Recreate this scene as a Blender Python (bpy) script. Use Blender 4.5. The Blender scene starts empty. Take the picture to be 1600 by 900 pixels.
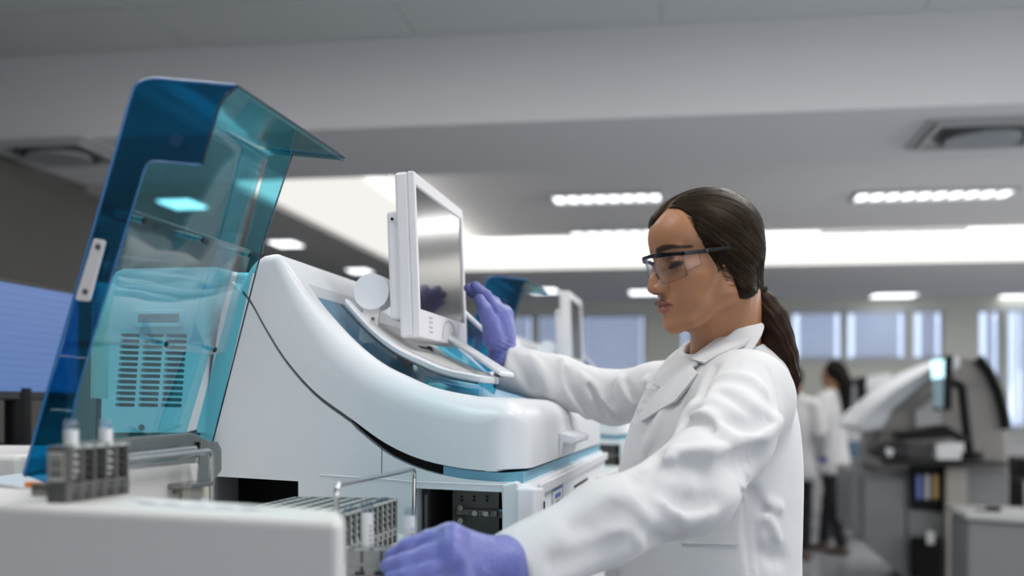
import bpy, bmesh, math, random
import numpy as np
from mathutils import Vector, Matrix
random.seed(7); np.random.seed(7)
SC = bpy.context.scene
COL = SC.collection

# ---------------------------------------------------------------- camera
EYE = (0.0, 0.0, 1.29); FPX = 1778.0; HOR = 633.0
cam = bpy.data.cameras.new('camera'); camo = bpy.data.objects.new('camera', cam); COL.objects.link(camo)
camo.location = EYE; camo.rotation_euler = (math.radians(90), 0, 0)
cam.sensor_width = 36; cam.lens = 36*FPX/1600; cam.shift_y = (HOR-450)/1600
cam.clip_start = 0.05; cam.clip_end = 200
cam.dof.use_dof = True; cam.dof.focus_distance = 1.72; cam.dof.aperture_fstop = 2.5
SC.camera = camo

# ---------------------------------------------------------------- world, exposure
SC.view_settings.view_transform = 'Standard'; SC.view_settings.look = 'None'
SC.view_settings.gamma = 1; SC.view_settings.exposure = 0.29
SC.view_settings.use_curve_mapping = False
SC.cycles.use_denoising = True
SC.cycles.transparent_max_bounces = 24; SC.cycles.max_bounces = 7; SC.cycles.diffuse_bounces = 3
SC.cycles.glossy_bounces = 4; SC.cycles.transmission_bounces = 6
SC.cycles.caustics_reflective = False; SC.cycles.caustics_refractive = False
SC.cycles.sample_clamp_indirect = 4
W = bpy.data.worlds.new('world'); SC.world = W; W.use_nodes = True
W.node_tree.nodes['Background'].inputs[0].default_value = (0.72, 0.81, 1.0, 1)
W.node_tree.nodes['Background'].inputs[1].default_value = 1.35

# room frame: X across, Y along the room, turned like the room in the photograph
RTH = -math.atan(0.15)
ROOM = Matrix.Rotation(RTH, 4, 'Z')
def rl(x, y, z=0):                      # room local -> world
    v = ROOM @ Vector((x, y, z)); return v
def w2r(x, y):
    v = ROOM.inverted() @ Vector((x, y, 0)); return v.x, v.y

def area(name, loc, size, sy, power, col=(1, 1, 1), rot=(0, 0, 0), cat='light', label=None, spread=None):
    l = bpy.data.lights.new(name, 'AREA'); l.shape = 'RECTANGLE'; l.size = size; l.size_y = sy
    l.energy = power; l.color = col
    if spread: l.spread = math.radians(spread)
    o = bpy.data.objects.new(name, l); o.location = loc; o.rotation_euler = rot; COL.objects.link(o)
    return o
# ceiling troffers over and behind the camera (outside the frame), at the high tiled ceiling
LAMPS = [(-1.5, 1.2, 20), (0.9, 1.2, 24), (-1.5, 3.4, 24), (0.9, 3.4, 34), (3.3, 2.2, 26), (0.9, -1.0, 9), (3.3, -.6, 7)]
for lx, ly, pw in LAMPS:
    p = rl(lx, ly, 3.055)
    area('ceiling_light', p, 1.15, .55, pw, (1.0, .985, .96), (0, 0, RTH))
# added fill lights, unseen, behind the camera and on the right, tinted like daylight
area('window_daylight', rl(1.5, -3.4, 1.75), 4.5, 1.7, 27, (.93, .96, 1.0), (math.radians(97), 0, RTH))
area('window_daylight', rl(7.5, 6.5, 1.7), 9, 1.4, 210, (.96, .97, 1.0), (math.radians(105), 0, RTH+math.radians(90)))

# light thrown down by the louvred lamps
for lx, ly in ((1.2, 8.9), (3.4, 8.9), (3.6, 11.0)): area('louvre_light', rl(lx, ly, 2.86), 1.1, .3, 17, (1, .98, .95), (0, 0, RTH))
# hidden strips in the cove that wash the middle ceiling
area('cove_strip', rl(2.6, 10.9, 2.70), 9.5, .10, 45, (1, .97, .93), (math.radians(125), 0, RTH))
area('cove_strip', rl(-2.15, 8.9, 2.78), .10, 4, 8, (1, .97, .93), (0, math.radians(-125), RTH))

# ---------------------------------------------------------------- materials
MATS = {}
def mat(name, col, rough=.5, metal=0, bump=0, bscale=60, var=0, vscale=8, coat=0, sheen=0, spec=.5, emit=None, es=1, sss=0):
    if name in MATS: return MATS[name]
    m = bpy.data.materials.new(name); m.use_nodes = True; MATS[name] = m
    nt = m.node_tree; b = nt.nodes['Principled BSDF']
    b.inputs['Base Color'].default_value = (*col, 1); b.inputs['Roughness'].default_value = rough
    b.inputs['Metallic'].default_value = metal; b.inputs['Coat Weight'].default_value = coat
    b.inputs['Specular IOR Level'].default_value = spec
    b.inputs['Sheen Weight'].default_value = sheen
    if sss:
        b.inputs['Subsurface Weight'].default_value = sss; b.inputs['Subsurface Radius'].default_value = (.6, .25, .12)
        b.inputs['Subsurface Scale'].default_value = .01
    if emit: b.inputs['Emission Color'].default_value = (*emit, 1); b.inputs['Emission Strength'].default_value = es
    tc = nt.nodes.new('ShaderNodeTexCoord')
    if bump:
        n = nt.nodes.new('ShaderNodeTexNoise'); n.inputs['Scale'].default_value = bscale; n.inputs['Detail'].default_value = 4
        bp = nt.nodes.new('ShaderNodeBump'); bp.inputs['Strength'].default_value = bump; bp.inputs['Distance'].default_value = .01
        nt.links.new(tc.outputs['Object'], n.inputs[0]); nt.links.new(n.outputs[0], bp.inputs['Height']); nt.links.new(bp.outputs[0], b.inputs['Normal'])
    if var:
        n = nt.nodes.new('ShaderNodeTexNoise'); n.inputs['Scale'].default_value = vscale; n.inputs['Detail'].default_value = 5
        nt.links.new(tc.outputs['Object'], n.inputs[0])
        mx = nt.nodes.new('ShaderNodeMix'); mx.data_type = 'RGBA'
        mx.inputs['A'].default_value = (*[c*(1-var) for c in col], 1); mx.inputs['B'].default_value = (*[min(1, c*(1+var)) for c in col], 1)
        nt.links.new(n.outputs[0], mx.inputs['Factor']); nt.links.new(mx.outputs['Result'], b.inputs['Base Color'])
    return m

def clear_mat(name, tint, refl=1.0, rough=.03, ior=1.5):
    """thin-walled clear plastic: tinted transparency under a fresnel gloss"""
    m = bpy.data.materials.new(name); m.use_nodes = True; MATS[name] = m; nt = m.node_tree
    nt.nodes.remove(nt.nodes['Principled BSDF']); out = nt.nodes['Material Output']
    t = nt.nodes.new('ShaderNodeBsdfTransparent'); t.inputs[0].default_value = (*tint, 1)
    g = nt.nodes.new('ShaderNodeBsdfGlossy'); g.inputs['Roughness'].default_value = rough; g.inputs[0].default_value = (refl, refl, refl, 1)
    f = nt.nodes.new('ShaderNodeFresnel'); f.inputs[0].default_value = ior
    gm = nt.nodes.new('ShaderNodeNewGeometry'); mt = nt.nodes.new('ShaderNodeMath'); mt.operation = 'MULTIPLY_ADD'
    mt.inputs[1].default_value = 1/ior-ior; mt.inputs[2].default_value = ior
    nt.links.new(gm.outputs['Backfacing'], mt.inputs[0]); nt.links.new(mt.outputs[0], f.inputs[0])
    n = nt.nodes.new('ShaderNodeTexNoise'); n.inputs['Scale'].default_value = 5; n.inputs['Detail'].default_value = 2
    bp = nt.nodes.new('ShaderNodeBump'); bp.inputs['Strength'].default_value = .06; bp.inputs['Distance'].default_value = .02
    tc = nt.nodes.new('ShaderNodeTexCoord'); nt.links.new(tc.outputs['Object'], n.inputs[0]); nt.links.new(n.outputs[0], bp.inputs['Height'])
    nt.links.new(bp.outputs[0], g.inputs['Normal'])
    mx = nt.nodes.new('ShaderNodeMixShader')
    nt.links.new(f.outputs[0], mx.inputs[0]); nt.links.new(t.outputs[0], mx.inputs[1]); nt.links.new(g.outputs[0], mx.inputs[2])
    nt.links.new(mx.outputs[0], out.inputs[0]); return m

def coat_mat():
    """woven white cotton"""
    m = mat('white_cotton', (.65, .65, .66), .8, sheen=.15, spec=.25)
    nt = m.node_tree; b = nt.nodes['Principled BSDF']
    tc = nt.nodes.new('ShaderNodeTexCoord')
    n = nt.nodes.new('ShaderNodeTexNoise'); n.inputs['Scale'].default_value = 22; n.inputs['Detail'].default_value = 5
    n.inputs['Roughness'].default_value = .45
    w = nt.nodes.new('ShaderNodeTexWave'); w.inputs['Scale'].default_value = 420; w.inputs['Distortion'].default_value = .6
    a = nt.nodes.new('ShaderNodeMath'); a.operation = 'MULTIPLY_ADD'; a.inputs[1].default_value = .035
    bp = nt.nodes.new('ShaderNodeBump'); bp.inputs['Strength'].default_value = .30; bp.inputs['Distance'].default_value = .009
    nt.links.new(tc.outputs['Object'], n.inputs[0]); nt.links.new(tc.outputs['Object'], w.inputs[0])
    nt.links.new(w.outputs['Fac'], a.inputs[0]); nt.links.new(n.outputs[0], a.inputs[2])
    nt.links.new(a.outputs[0], bp.inputs['Height']); nt.links.new(bp.outputs[0], b.inputs['Normal'])
    return m

WHITE = mat('white_plastic', (.74, .76, .79), .34, bump=.03, bscale=300, var=.02)
WHITE2 = mat('warm_white_plastic', (.66, .645, .63), .42, bump=.04, bscale=300, var=.02)
GREYW = mat('pale_grey_plastic', (.50, .50, .50), .45, var=.03)
CREAM = mat('cream_plastic', (.62, .58, .50), .5)
BLACK = mat('black_plastic', (.006, .006, .0065), .5, spec=.2)
DARK = mat('dark_grey_plastic', (.03, .03, .032), .5, spec=.3)
STEEL = mat('brushed_steel', (.30, .295, .28), .2, 1, bump=.05, bscale=120, var=.08)
DSTEEL = mat('dull_steel', (.15, .15, .14), .5, .7, var=.25, vscale=20, bump=.05)
CHROME = mat('polished_wire', (.62, .62, .62), .18, 1)
RACKG = mat('grey_rack_plastic', (.26, .265, .26), .5, var=.06, vscale=60)
RACKD = mat('dark_rack_recess', (.028, .028, .027), .6)
BLUEP = mat('blue_panel', (.10, .27, .43), .3, coat=.3, var=.06)
BLUES = mat('blue_strip', (.19, .44, .58), .35)
SLOT = mat('vent_dark', (.02, .03, .035), .7)
PAPER = mat('paper_label', (.72, .72, .72), .6)
INKB = mat('blue_print', (.08, .16, .5), .6)
INKK = mat('black_print', (.03, .03, .03), .6)
INKR = mat('red_print', (.55, .05, .04), .6)
GLOVE = mat('violet_nitrile', (.125, .145, .43), .42, bump=.25, bscale=90, sheen=.2, var=.05, vscale=30, sss=.0)
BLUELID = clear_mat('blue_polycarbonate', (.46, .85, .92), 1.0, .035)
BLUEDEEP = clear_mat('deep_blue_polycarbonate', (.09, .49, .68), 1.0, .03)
CLEAR = clear_mat('clear_acrylic', (.93, .96, .97), 1.0, .04)
CLEAR2 = clear_mat('clear_lens', (.965, .97, .985), .55, .02)
TUBEM = clear_mat('clear_tube', (.86, .89, .92), 1.0, .05)

# ---------------------------------------------------------------- object helpers
def tag(o, label=None, cat=None, group=None, kind=None):
    if label: o['label'] = label
    if cat: o['category'] = cat
    if group: o['group'] = group
    if kind: o['kind'] = kind
    return o
def empty(name, loc=(0, 0, 0), rz=0, label=None, cat=None, group=None, parent=None):
    o = bpy.data.objects.new(name, None); COL.objects.link(o); o.location = loc; o.rotation_euler = (0, 0, rz)
    o.empty_display_size = .1; o.parent = parent
    return tag(o, label, cat, group)
def mesh(name, vs, fs, m, parent=None, smooth=None, bevel=0, seg=3, label=None):
    me = bpy.data.meshes.new(name); me.from_pydata([tuple(v) for v in vs], [], [tuple(f) for f in fs]); me.update()
    return finish(name, me, m, parent, smooth, bevel, seg, label)
def finish(name, me, m, parent=None, smooth=None, bevel=0, seg=3, label=None, fixn=True):
    if fixn:
        b = bmesh.new(); b.from_mesh(me); bmesh.ops.recalc_face_normals(b, faces=b.faces); b.to_mesh(me); b.free()
    if m is not None: me.materials.append(m)
    o = bpy.data.objects.new(name, me); COL.objects.link(o); o.parent = parent
    if bevel:
        md = o.modifiers.new('bevel', 'BEVEL'); md.width = bevel; md.segments = seg; md.limit_method = 'ANGLE'; md.angle_limit = math.radians(35)
        md.harden_normals = True; smooth = smooth if smooth is not None else 35
    if smooth is not None:
        me.shade_smooth()
        if smooth and smooth < 180: me.set_sharp_from_angle(angle=math.radians(max(smooth, 36)))
    if label: o['label'] = label
    return o
def box(name, c, s, m, parent=None, bevel=0, rz=0, label=None, seg=2, rot=None):
    x, y, z = [v/2 for v in s]
    vs = [Vector((sx*x, sy*y, sz*z)) for sx in (-1, 1) for sy in (-1, 1) for sz in (-1, 1)]
    R_ = rot if rot is not None else Matrix.Rotation(rz, 3, 'Z')
    vs = [R_ @ v + Vector(c) for v in vs]
    fs = [(0, 1, 3, 2), (4, 6, 7, 5), (0, 4, 5, 1), (2, 3, 7, 6), (0, 2, 6, 4), (1, 5, 7, 3)]
    return mesh(name, vs, fs, m, parent, bevel=bevel, seg=seg, label=label)
def prism(name, pts, ext, m, parent=None, bevel=0, seg=3, label=None, smooth=None):
    """planar polygon pts (3D) extruded by vector ext"""
    n = len(pts); e = Vector(ext); p = [Vector(q) for q in pts]
    vs = p + [q+e for q in p]
    fs = [tuple(range(n)), tuple(range(2*n-1, n-1, -1))] + [(i, (i+1) % n, n+(i+1) % n, n+i) for i in range(n)]
    return mesh(name, vs, fs, m, parent, bevel=bevel, seg=seg, label=label, smooth=smooth)
def tube(name, pts, r, m, parent=None, n=10, closed=False, label=None, caps=True):
    P = [Vector(p) for p in pts]; rs = r if isinstance(r, (list, tuple)) else [r]*len(P)
    vs, fs = [], []; up = None
    for i, p in enumerate(P):
        if closed: t = (P[(i+1) % len(P)]-P[i-1]).normalized()
        else: t = (P[min(i+1, len(P)-1)]-P[max(i-1, 0)]).normalized()
        if up is None: up = Vector((0, 0, 1)) if abs(t.z) < .9 else Vector((1, 0, 0))
        s = t.cross(up).normalized(); up = s.cross(t).normalized()
        for k in range(n):
            a = 2*math.pi*k/n; vs.append(p+(s*math.cos(a)+up*math.sin(a))*rs[i])
    L = len(P)
    for i in range(L if closed else L-1):
        for k in range(n):
            j = (i+1) % L; fs.append((i*n+k, i*n+(k+1) % n, j*n+(k+1) % n, j*n+k))
    if not closed and caps: fs += [tuple(range(n)), tuple(range(L*n-1, (L-1)*n-1, -1))]
    return mesh(name, vs, fs, m, parent, smooth=60, label=label)
def rounded_path(pts, r, k=5):
    P = [Vector(p) for p in pts]; out = [P[0]]
    for i in range(1, len(P)-1):
        a, b, c = P[i-1], P[i], P[i+1]; u = (a-b).normalized(); v = (c-b).normalized()
        rr = min(r, (a-b).length*.45, (c-b).length*.45); s, e = b+u*rr, b+v*rr
        for j in range(k+1):
            t = j/k; out.append(s*(1-t)**2+b*2*t*(1-t)+e*t*t)
    out.append(P[-1]); return out
def cyl(name, a, b, r, m, parent=None, n=20, r2=None, label=None):
    return tube(name, [a, b], [r, r if r2 is None else r2], m, parent, n=n, label=label)
def bool_diff(o, cut):
    md = o.modifiers.new('cut', 'BOOLEAN'); md.object = cut; md.solver = 'EXACT'; md.operation = 'DIFFERENCE'
    # the cut must come before any bevel
    while o.modifiers[0] != md: o.modifiers.move(o.modifiers.find(md.name), 0)
    others = [(x, x.show_viewport) for x in o.modifiers if x != md]
    for x, _ in others: x.show_viewport = False
    dg = bpy.context.evaluated_depsgraph_get(); dg.update()
    me = bpy.data.meshes.new_from_object(o.evaluated_get(dg)); old = o.data; o.data = me; bpy.data.meshes.remove(old)
    o.modifiers.remove(md)
    for x, s in others: x.show_viewport = s
    me.shade_smooth(); me.set_sharp_from_angle(angle=math.radians(36))
    cm = cut.data; bpy.data.objects.remove(cut); bpy.data.meshes.remove(cm)
KIDS = None
def copy_tree(o, parent=None):
    c = o.copy(); COL.objects.link(c); c.parent = parent
    for ch in [x for x in COL.objects if x.parent == o]: copy_tree(ch, c)
    return c
def at(px, py, d): return Vector(((px-800)*d/FPX, d, EYE[2]+(HOR-py)*d/FPX))
# ================================================================ ROOM
PLASTER = mat('ceiling_plaster', (.80, .785, .78), .85, var=.03, vscale=1.5)
PLASTER2 = mat('bulkhead_plaster', (.80, .79, .80), .85, var=.03, vscale=1.5)
WALLM = mat('wall_paint', (.60, .61, .55), .8, var=.04, vscale=2)
WALLD = mat('taupe_wall_paint', (.115, .11, .10), .85, var=.05, vscale=2)  # grey-brown left wall, its shade put into the colour
TILEM = mat('ceiling_tile', (.66, .69, .69), .9, bump=.2, bscale=200)
GRIDM = mat('tile_grid', (.75, .78, .78), .6)
FLOORM = mat('vinyl_floor', (.38, .40, .43), .2, var=.08, vscale=3)
FRAMEM = mat('window_frame_paint', (.55, .58, .62), .5)
def rbox(name, x0, x1, y0, y1, z0, z1, m, kind='structure', parent=None, bevel=0):
    vs = [rl(x, y, z) for x in (x0, x1) for y in (y0, y1) for z in (z0, z1)]
    fs = [(0, 1, 3, 2), (4, 6, 7, 5), (0, 4, 5, 1), (2, 3, 7, 6), (0, 2, 6, 4), (1, 5, 7, 3)]
    o = mesh(name, vs, fs, m, parent, bevel=bevel)
    if kind and not parent: o['kind'] = kind
    return o
XL, XR, YB, YF = -3.75, 7.6, -3.6, 14.8
Y1, Y2 = 5.55, 6.75         # bulkhead beam
Y3 = 11.0                   # start of the lit cove at the far end
Z1, Z2, Z3, Z4 = 3.10, 2.685, 2.90, 2.64
rbox('floor', XL-.2, XR+.2, YB-.2, YF+.2, -.1, 0, FLOORM)
rbox('wall_left', XL-.2, XL, YB-.2, YF+.2, 0, 3.3, WALLD)
rbox('wall_right', XR, XR+.2, YB-.2, YF+.2, 0, 3.3, WALLM)
# near wall behind the camera, with an opening added for the fill light
rbox('wall_near', XL, XR, YB-.2, YB, 0, .9, WALLM)
rbox('trim_1', XL, XR, YB-.2, YB, 2.6, 3.3, WALLM)
rbox('trim_2', XL, -.8, YB-.2, YB, .9, 2.6, WALLM); rbox('trim_3', 3.8, XR, YB-.2, YB, .9, 2.6, WALLM)
# high tiled ceiling over the camera
ceil = rbox('ceiling', XL, XR, YB, Y1, Z1+.03, Z1+.1, GRIDM)
nx = 0
for i in range(40):
    x0 = XL+.05+i*1.2
    if x0 > XR: break
    for j in range(20):
        y1 = Y1-.03-j*.6
        if y1 < 3.6: break
        vs = [rl(x, y, z) for x in (x0+.006, min(XR, x0+1.194)) for y in (y1-.588, y1) for z in (Z1+.022, Z1+.031)]
        fs = [(0, 1, 3, 2), (4, 6, 7, 5), (0, 4, 5, 1), (2, 3, 7, 6), (0, 2, 6, 4), (1, 5, 7, 3)]
        mesh('ceiling_tile', vs, fs, TILEM, ceil)
t = rbox('tile_field', XL, XR, YB, Y1-.03-4*.6+.55, Z1+.022, Z1+.031, TILEM, parent=ceil); t['kind'] = 'stuff'
# bulkhead beam
rbox('trim_4', XL, XR, Y1, Y2, Z2, Z1+.2, PLASTER2)
# middle ceiling
rbox('trim_5', -2.1, XR, Y2, Y3+.3, Z3, Z3+.1, PLASTER)
# left soffit and far soffit
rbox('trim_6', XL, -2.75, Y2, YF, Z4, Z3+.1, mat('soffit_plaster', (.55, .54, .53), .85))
rbox('trim_7', -2.75, XR, Y3+.25, YF, Z4, Z3+.1, PLASTER2)
# lit cove: sloping diffuser along the left soffit and along the far soffit
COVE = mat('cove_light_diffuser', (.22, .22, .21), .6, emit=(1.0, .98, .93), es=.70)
def quadthing(name, pts, th, m):
    return prism(name, pts, (0, 0, th), m)
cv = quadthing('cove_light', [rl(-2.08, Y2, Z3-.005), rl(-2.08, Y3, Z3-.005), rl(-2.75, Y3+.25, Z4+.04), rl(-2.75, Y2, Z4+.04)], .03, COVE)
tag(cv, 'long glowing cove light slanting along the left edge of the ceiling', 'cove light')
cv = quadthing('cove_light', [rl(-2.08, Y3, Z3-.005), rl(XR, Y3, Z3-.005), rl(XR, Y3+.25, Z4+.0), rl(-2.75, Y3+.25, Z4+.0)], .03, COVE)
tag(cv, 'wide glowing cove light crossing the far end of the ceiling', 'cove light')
# far wall with real window openings
WZ0, WZ1 = 1.86, 2.50
wins = [(-.75, .2), (.32, 1.45), (1.6, 2.6), (2.75, 3.55), (3.6, 4.15), (4.55, 5.0), (5.15, 5.6), (6.2, 7.0)]
def far_px(px):                          # room x on the far wall for an image column
    s = (px-800)/FPX; o = ROOM.inverted() @ Vector((0, 0, 0)); d = ROOM.inverted() @ Vector((s, 1, 0)); t = YF/d.y; return d.x*t
wins_px = [(752, 832), (838, 900), (908, 1008), (1062, 1150), (1236, 1318), (1322, 1418), (1426, 1476)]
wins = [(far_px(a), far_px(b)) for a, b in wins_px]
doors = [(far_px(1528), far_px(1566)), (far_px(1574), far_px(1606))]
low = {1: 1.55, 2: .85, 3: 1.2}
rbox('wall_far', XL, XR, YF, YF+.2, 0, .85, WALLM)
rbox('trim_8', XL, XR, YF, YF+.2, WZ1, 2.8, WALLM)
edges = [XL]
opens = [(a, b, low.get(i, WZ0)) for i, (a, b) in enumerate(wins)] + [(a, b, 1.0) for a, b in doors]
k = 9; prev = XL
for a, b, z0 in opens:
    rbox('trim_%d' % k, prev, a, YF, YF+.2, .85, WZ1, WALLM); k += 1
    if z0 > .86: rbox('trim_%d' % k, a, b, YF, YF+.2, .85, z0, WALLM); k += 1
    prev = b
rbox('trim_%d' % k, prev, XR, YF, YF+.2, .85, WZ1, WALLM)
BLIND = mat('blue_grey_blind', (.42, .44, .50), .8)
BLIND2 = mat('pale_blind', (.50, .52, .56), .8)
for o_, tr in ((BLIND, .25), (BLIND2, .35)):
    nt = o_.node_tree; b = nt.nodes['Principled BSDF']; out = nt.nodes['Material Output']
    tl = nt.nodes.new('ShaderNodeBsdfTranslucent'); tl.inputs[0].default_value = (.60, .64, .76, 1)
    mx = nt.nodes.new('ShaderNodeMixShader'); mx.inputs[0].default_value = tr
    nt.links.new(b.outputs[0], mx.inputs[1]); nt.links.new(tl.outputs[0], mx.inputs[2]); nt.links.new(mx.outputs[0], out.inputs[0])
PANE = clear_mat('window_pane', (.9, .93, .97), 1, .02)
for i, (a, b, z0) in enumerate(opens):
    w = empty('window_%d' % (i+1)); w['kind'] = 'structure'
    f = .035
    rbox('window_frame', a, a+f, YF+.06, YF+.12, z0, WZ1, FRAMEM, None, w); rbox('window_frame', b-f, b, YF+.06, YF+.12, z0, WZ1, FRAMEM, None, w)
    rbox('window_frame', a+f, b-f, YF+.06, YF+.12, z0, z0+f, FRAMEM, None, w); rbox('window_frame', a+f, b-f, YF+.06, YF+.12, WZ1-f, WZ1, FRAMEM, None, w)
    rbox('pane', a+f, b-f, YF+.085, YF+.09, z0+f, WZ1-f, PANE, None, w)
    # slatted blind inside the frame, narrower than the opening so that daylight shows at its edges
    gap = .10 if i > 3 else .05
    bm_ = BLIND2 if i in (4, 5) else BLIND
    vs, fs = [], []; z = z0+.03; q = 0
    while z < WZ1-.05:
        for (dy, dz) in ((-.012, 0), (.012, .040)):
            vs += [rl(a+gap, YF+.02+dy, z+dz), rl(b-gap, YF+.02+dy, z+dz)]
        fs.append((q, q+1, q+3, q+2)); q += 4; z += .045
    bl = mesh('blind_slats', vs, fs, bm_, w); bl['kind'] = 'stuff'
    rbox('blind_rail', a+.01, b-.01, YF, YF+.05, WZ1-.06, WZ1, FRAMEM, None, w)
    rbox('window_sill', a-.03, b+.03, YF-.05, YF, z0-.03, z0, FRAMEM, None, w)

# lamps set in the ceilings
LAMPE = mat('lamp_diffuser', (.9, .9, .9), .5, emit=(.95, .98, 1), es=2.2)
LAMPF = mat('lamp_frame', (.5, .5, .5), .5)
def on_ceiling(px, py, z): d = FPX*(z-EYE[2])/(HOR-py); return at(px, py, d)
def louvre(px, py, z, L, Wd, n, label, group):
    c = on_ceiling(px, py, z); t = empty('ceiling_lamp', (c.x, c.y, z), RTH, label, 'ceiling lamp', group)
    for s in (-1, 1):
        box('frame', (0, s*(Wd/2), -.012), (L+.04, .02, .03), LAMPF, t); box('frame', (s*(L/2), 0, -.012), (.02, Wd, .03), LAMPF, t)
    for i in range(n):
        x = -L/2+(i+.5)*L/n
        box('diffuser', (x, 0, -.004), (L/n-.03, Wd-.03, .012), LAMPE, t)
        if i: box('louvre', (x-L/n/2, 0, -.012), (.012, Wd-.02, .028), LAMPF, t)
louvre(948, 307, Z3, .84, .35, 8, 'louvred ceiling lamp left of the woman\'s head', 'louvred lamps in the middle ceiling')
louvre(1457, 302, Z3, 1.15, .35, 10, 'louvred ceiling lamp nearest on the upper right', 'louvred lamps in the middle ceiling')
louvre(1390, 364, Z3, 1.25, .35, 10, 'louvred ceiling lamp behind the nearest one on the right', 'louvred lamps in the middle ceiling')
louvre(958, 362, Z3, .8, .3, 6, 'faint louvred ceiling lamp close to the far glowing cove', 'louvred lamps in the middle ceiling')
def downlight(px, py, z, L, Wd, label, group):
    c = on_ceiling(px, py, z); t = empty('ceiling_lamp', (c.x, c.y, z), RTH, label, 'ceiling lamp', group)
    box('frame', (0, 0, -.008), (L+.05, Wd+.05, .016), LAMPF, t, bevel=.004); box('diffuser', (0, 0, -.018), (L, Wd, .012), LAMPE, t, bevel=.004)
downlight(285, 315, Z4, .22, .3, 'rectangular downlight seen through the raised blue lid', 'downlights in the left soffit')
downlight(447, 378, Z4, .2, .3, 'rectangular downlight above the peak of the white hood', 'downlights in the left soffit')
downlight(562, 421, Z4, .2, .3, 'rectangular downlight just left of the monitor pivot', 'downlights in the left soffit')
g = 'lamps in the far soffit'
downlight(1396, 460, Z4, .5, .4, 'bright far lamp above the pale window blinds', g)
downlight(1590, 462, Z4, .45, .4, 'bright far lamp at the right edge of the photo', g)
downlight(1008, 455, Z4, .36, .4, 'bright far lamp beside the woman\'s goggles', g)
downlight(850, 452, Z4, .30, .4, 'bright far lamp beside the farther blue lid', g)
# round diffusers in square frames under the bulkhead
def air_diffuser(px, py, s, label):
    c = on_ceiling(px, py, Z2); t = empty('air_diffuser', (c.x, c.y, Z2), RTH, label, 'air diffuser', 'round air diffusers under the bulkhead')
    for k_, (a, h) in enumerate(((s, .012), (s*.86, .03))):
        for q in range(2):
            e = 1 if q else -1
            box('square_frame', (0, e*a/2, -h/2), (a+.03, .03, h), GREYW, t, bevel=.004); box('square_frame', (e*a/2, 0, -h/2), (.03, a, h), GREYW, t, bevel=.004)
    n = 40
    for r0, r1, z0, z1, m_ in ((.42, .36, -.002, -.03, mat('diffuser_dark', (.09, .09, .09), .6)), (.33, .29, -.03, -.002, mat('diffuser_dark', (.09, .09, .09), .6))):
        vs, fs = [], []
        for q in range(n):
            a = 2*math.pi*q/n; vs += [(s*r0*math.cos(a), s*r0*math.sin(a), z0), (s*r1*math.cos(a), s*r1*math.sin(a), z1)]
        for q in range(n): j = (q+1) % n; fs.append((2*q, 2*j, 2*j+1, 2*q+1))
        mesh('ring', vs, fs, m_, t, smooth=60)
    cyl('disc', (0, 0, -.028), (0, 0, -.05), s*.30, mat('diffuser_disc', (.33, .35, .37), .4), t, n=40)
air_diffuser(1535, 206, .62, 'round air diffuser in a square frame at upper right')
air_diffuser(92, 236, .58, 'round air diffuser in a square frame at upper left behind blue lid')
# ================================================================ ANALYSER (its own frame: X across, Y along the machine, both turned)
MTH = -math.atan(0.17); C0 = Vector((0.018, 1.6, 0)); KF = .26; BL = 1.20
MM = Matrix.Translation(C0) @ Matrix.Rotation(MTH, 4, 'Z'); MI = MM.inverted()
def ray(px, py):
    o = MI @ Vector(EYE); d = MI.to_3x3() @ Vector(((px-800)/FPX, 1, (HOR-py)/FPX)); return o, d
def MY(px, py, b0=0., k=0.):                    # photo point read on the machine plane Y = b0 - k X
    o, d = ray(px, py); t = (b0-o.y-k*o.x)/(d.y+k*d.x); return o+d*t
def MX(px, py, x0=0.):                          # ... on the machine plane X = x0
    o, d = ray(px, py); t = (x0-o.x)/d.x; return o+d*t
def MZ(px, py, z0):                             # ... on a level plane
    o, d = ray(px, py); t = (z0-o.z)/d.z; return o+d*t
def FL(px, py): return MY(px, py, 0, KF)        # the flank that faces the camera
TOP = [(425,396),(438,401),(467,445),(493,480),(538,529),(582,565),(627,588),(671,606),(738,619),(790,624)]
SEAM = [(376,450),(393,471),(418,516),(449,564),(493,613),(547,653),(600,691),(653,716),(716,731),(778,737)]
topc = [(FL(*p).x, FL(*p).z) for p in TOP]; seamc = [(FL(*p).x, FL(*p).z) for p in SEAM]
def interp(c, x):
    c = sorted(c)
    if x <= c[0][0]: return c[0][1]
    if x >= c[-1][0]: return c[-1][1]
    for (x0, z0), (x1, z1) in zip(c, c[1:]):
        if x <= x1: return z0+(z1-z0)*(x-x0)/(x1-x0)
def catmull(pts, n=4):
    P = [Vector(p) for p in pts]; out = []
    for i in range(len(P)-1):
        a, b, c, d = P[max(i-1, 0)], P[i], P[i+1], P[min(i+2, len(P)-1)]
        for k in range(n):
            t = k/n; out.append(.5*((2*b)+(c-a)*t+(2*a-5*b+4*c-d)*t*t+(-a+3*b-3*c+d)*t**3))
    out.append(P[-1]); return [tuple(v) for v in out]
topf = catmull(topc, 5); seamf = catmull(seamc, 5)
def ztop(x): return interp(topf+[(0.0, topf[-1][1]-.002)], x)
def zseam(x): return interp(seamf+[(0.0, 1.197)], x)
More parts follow.
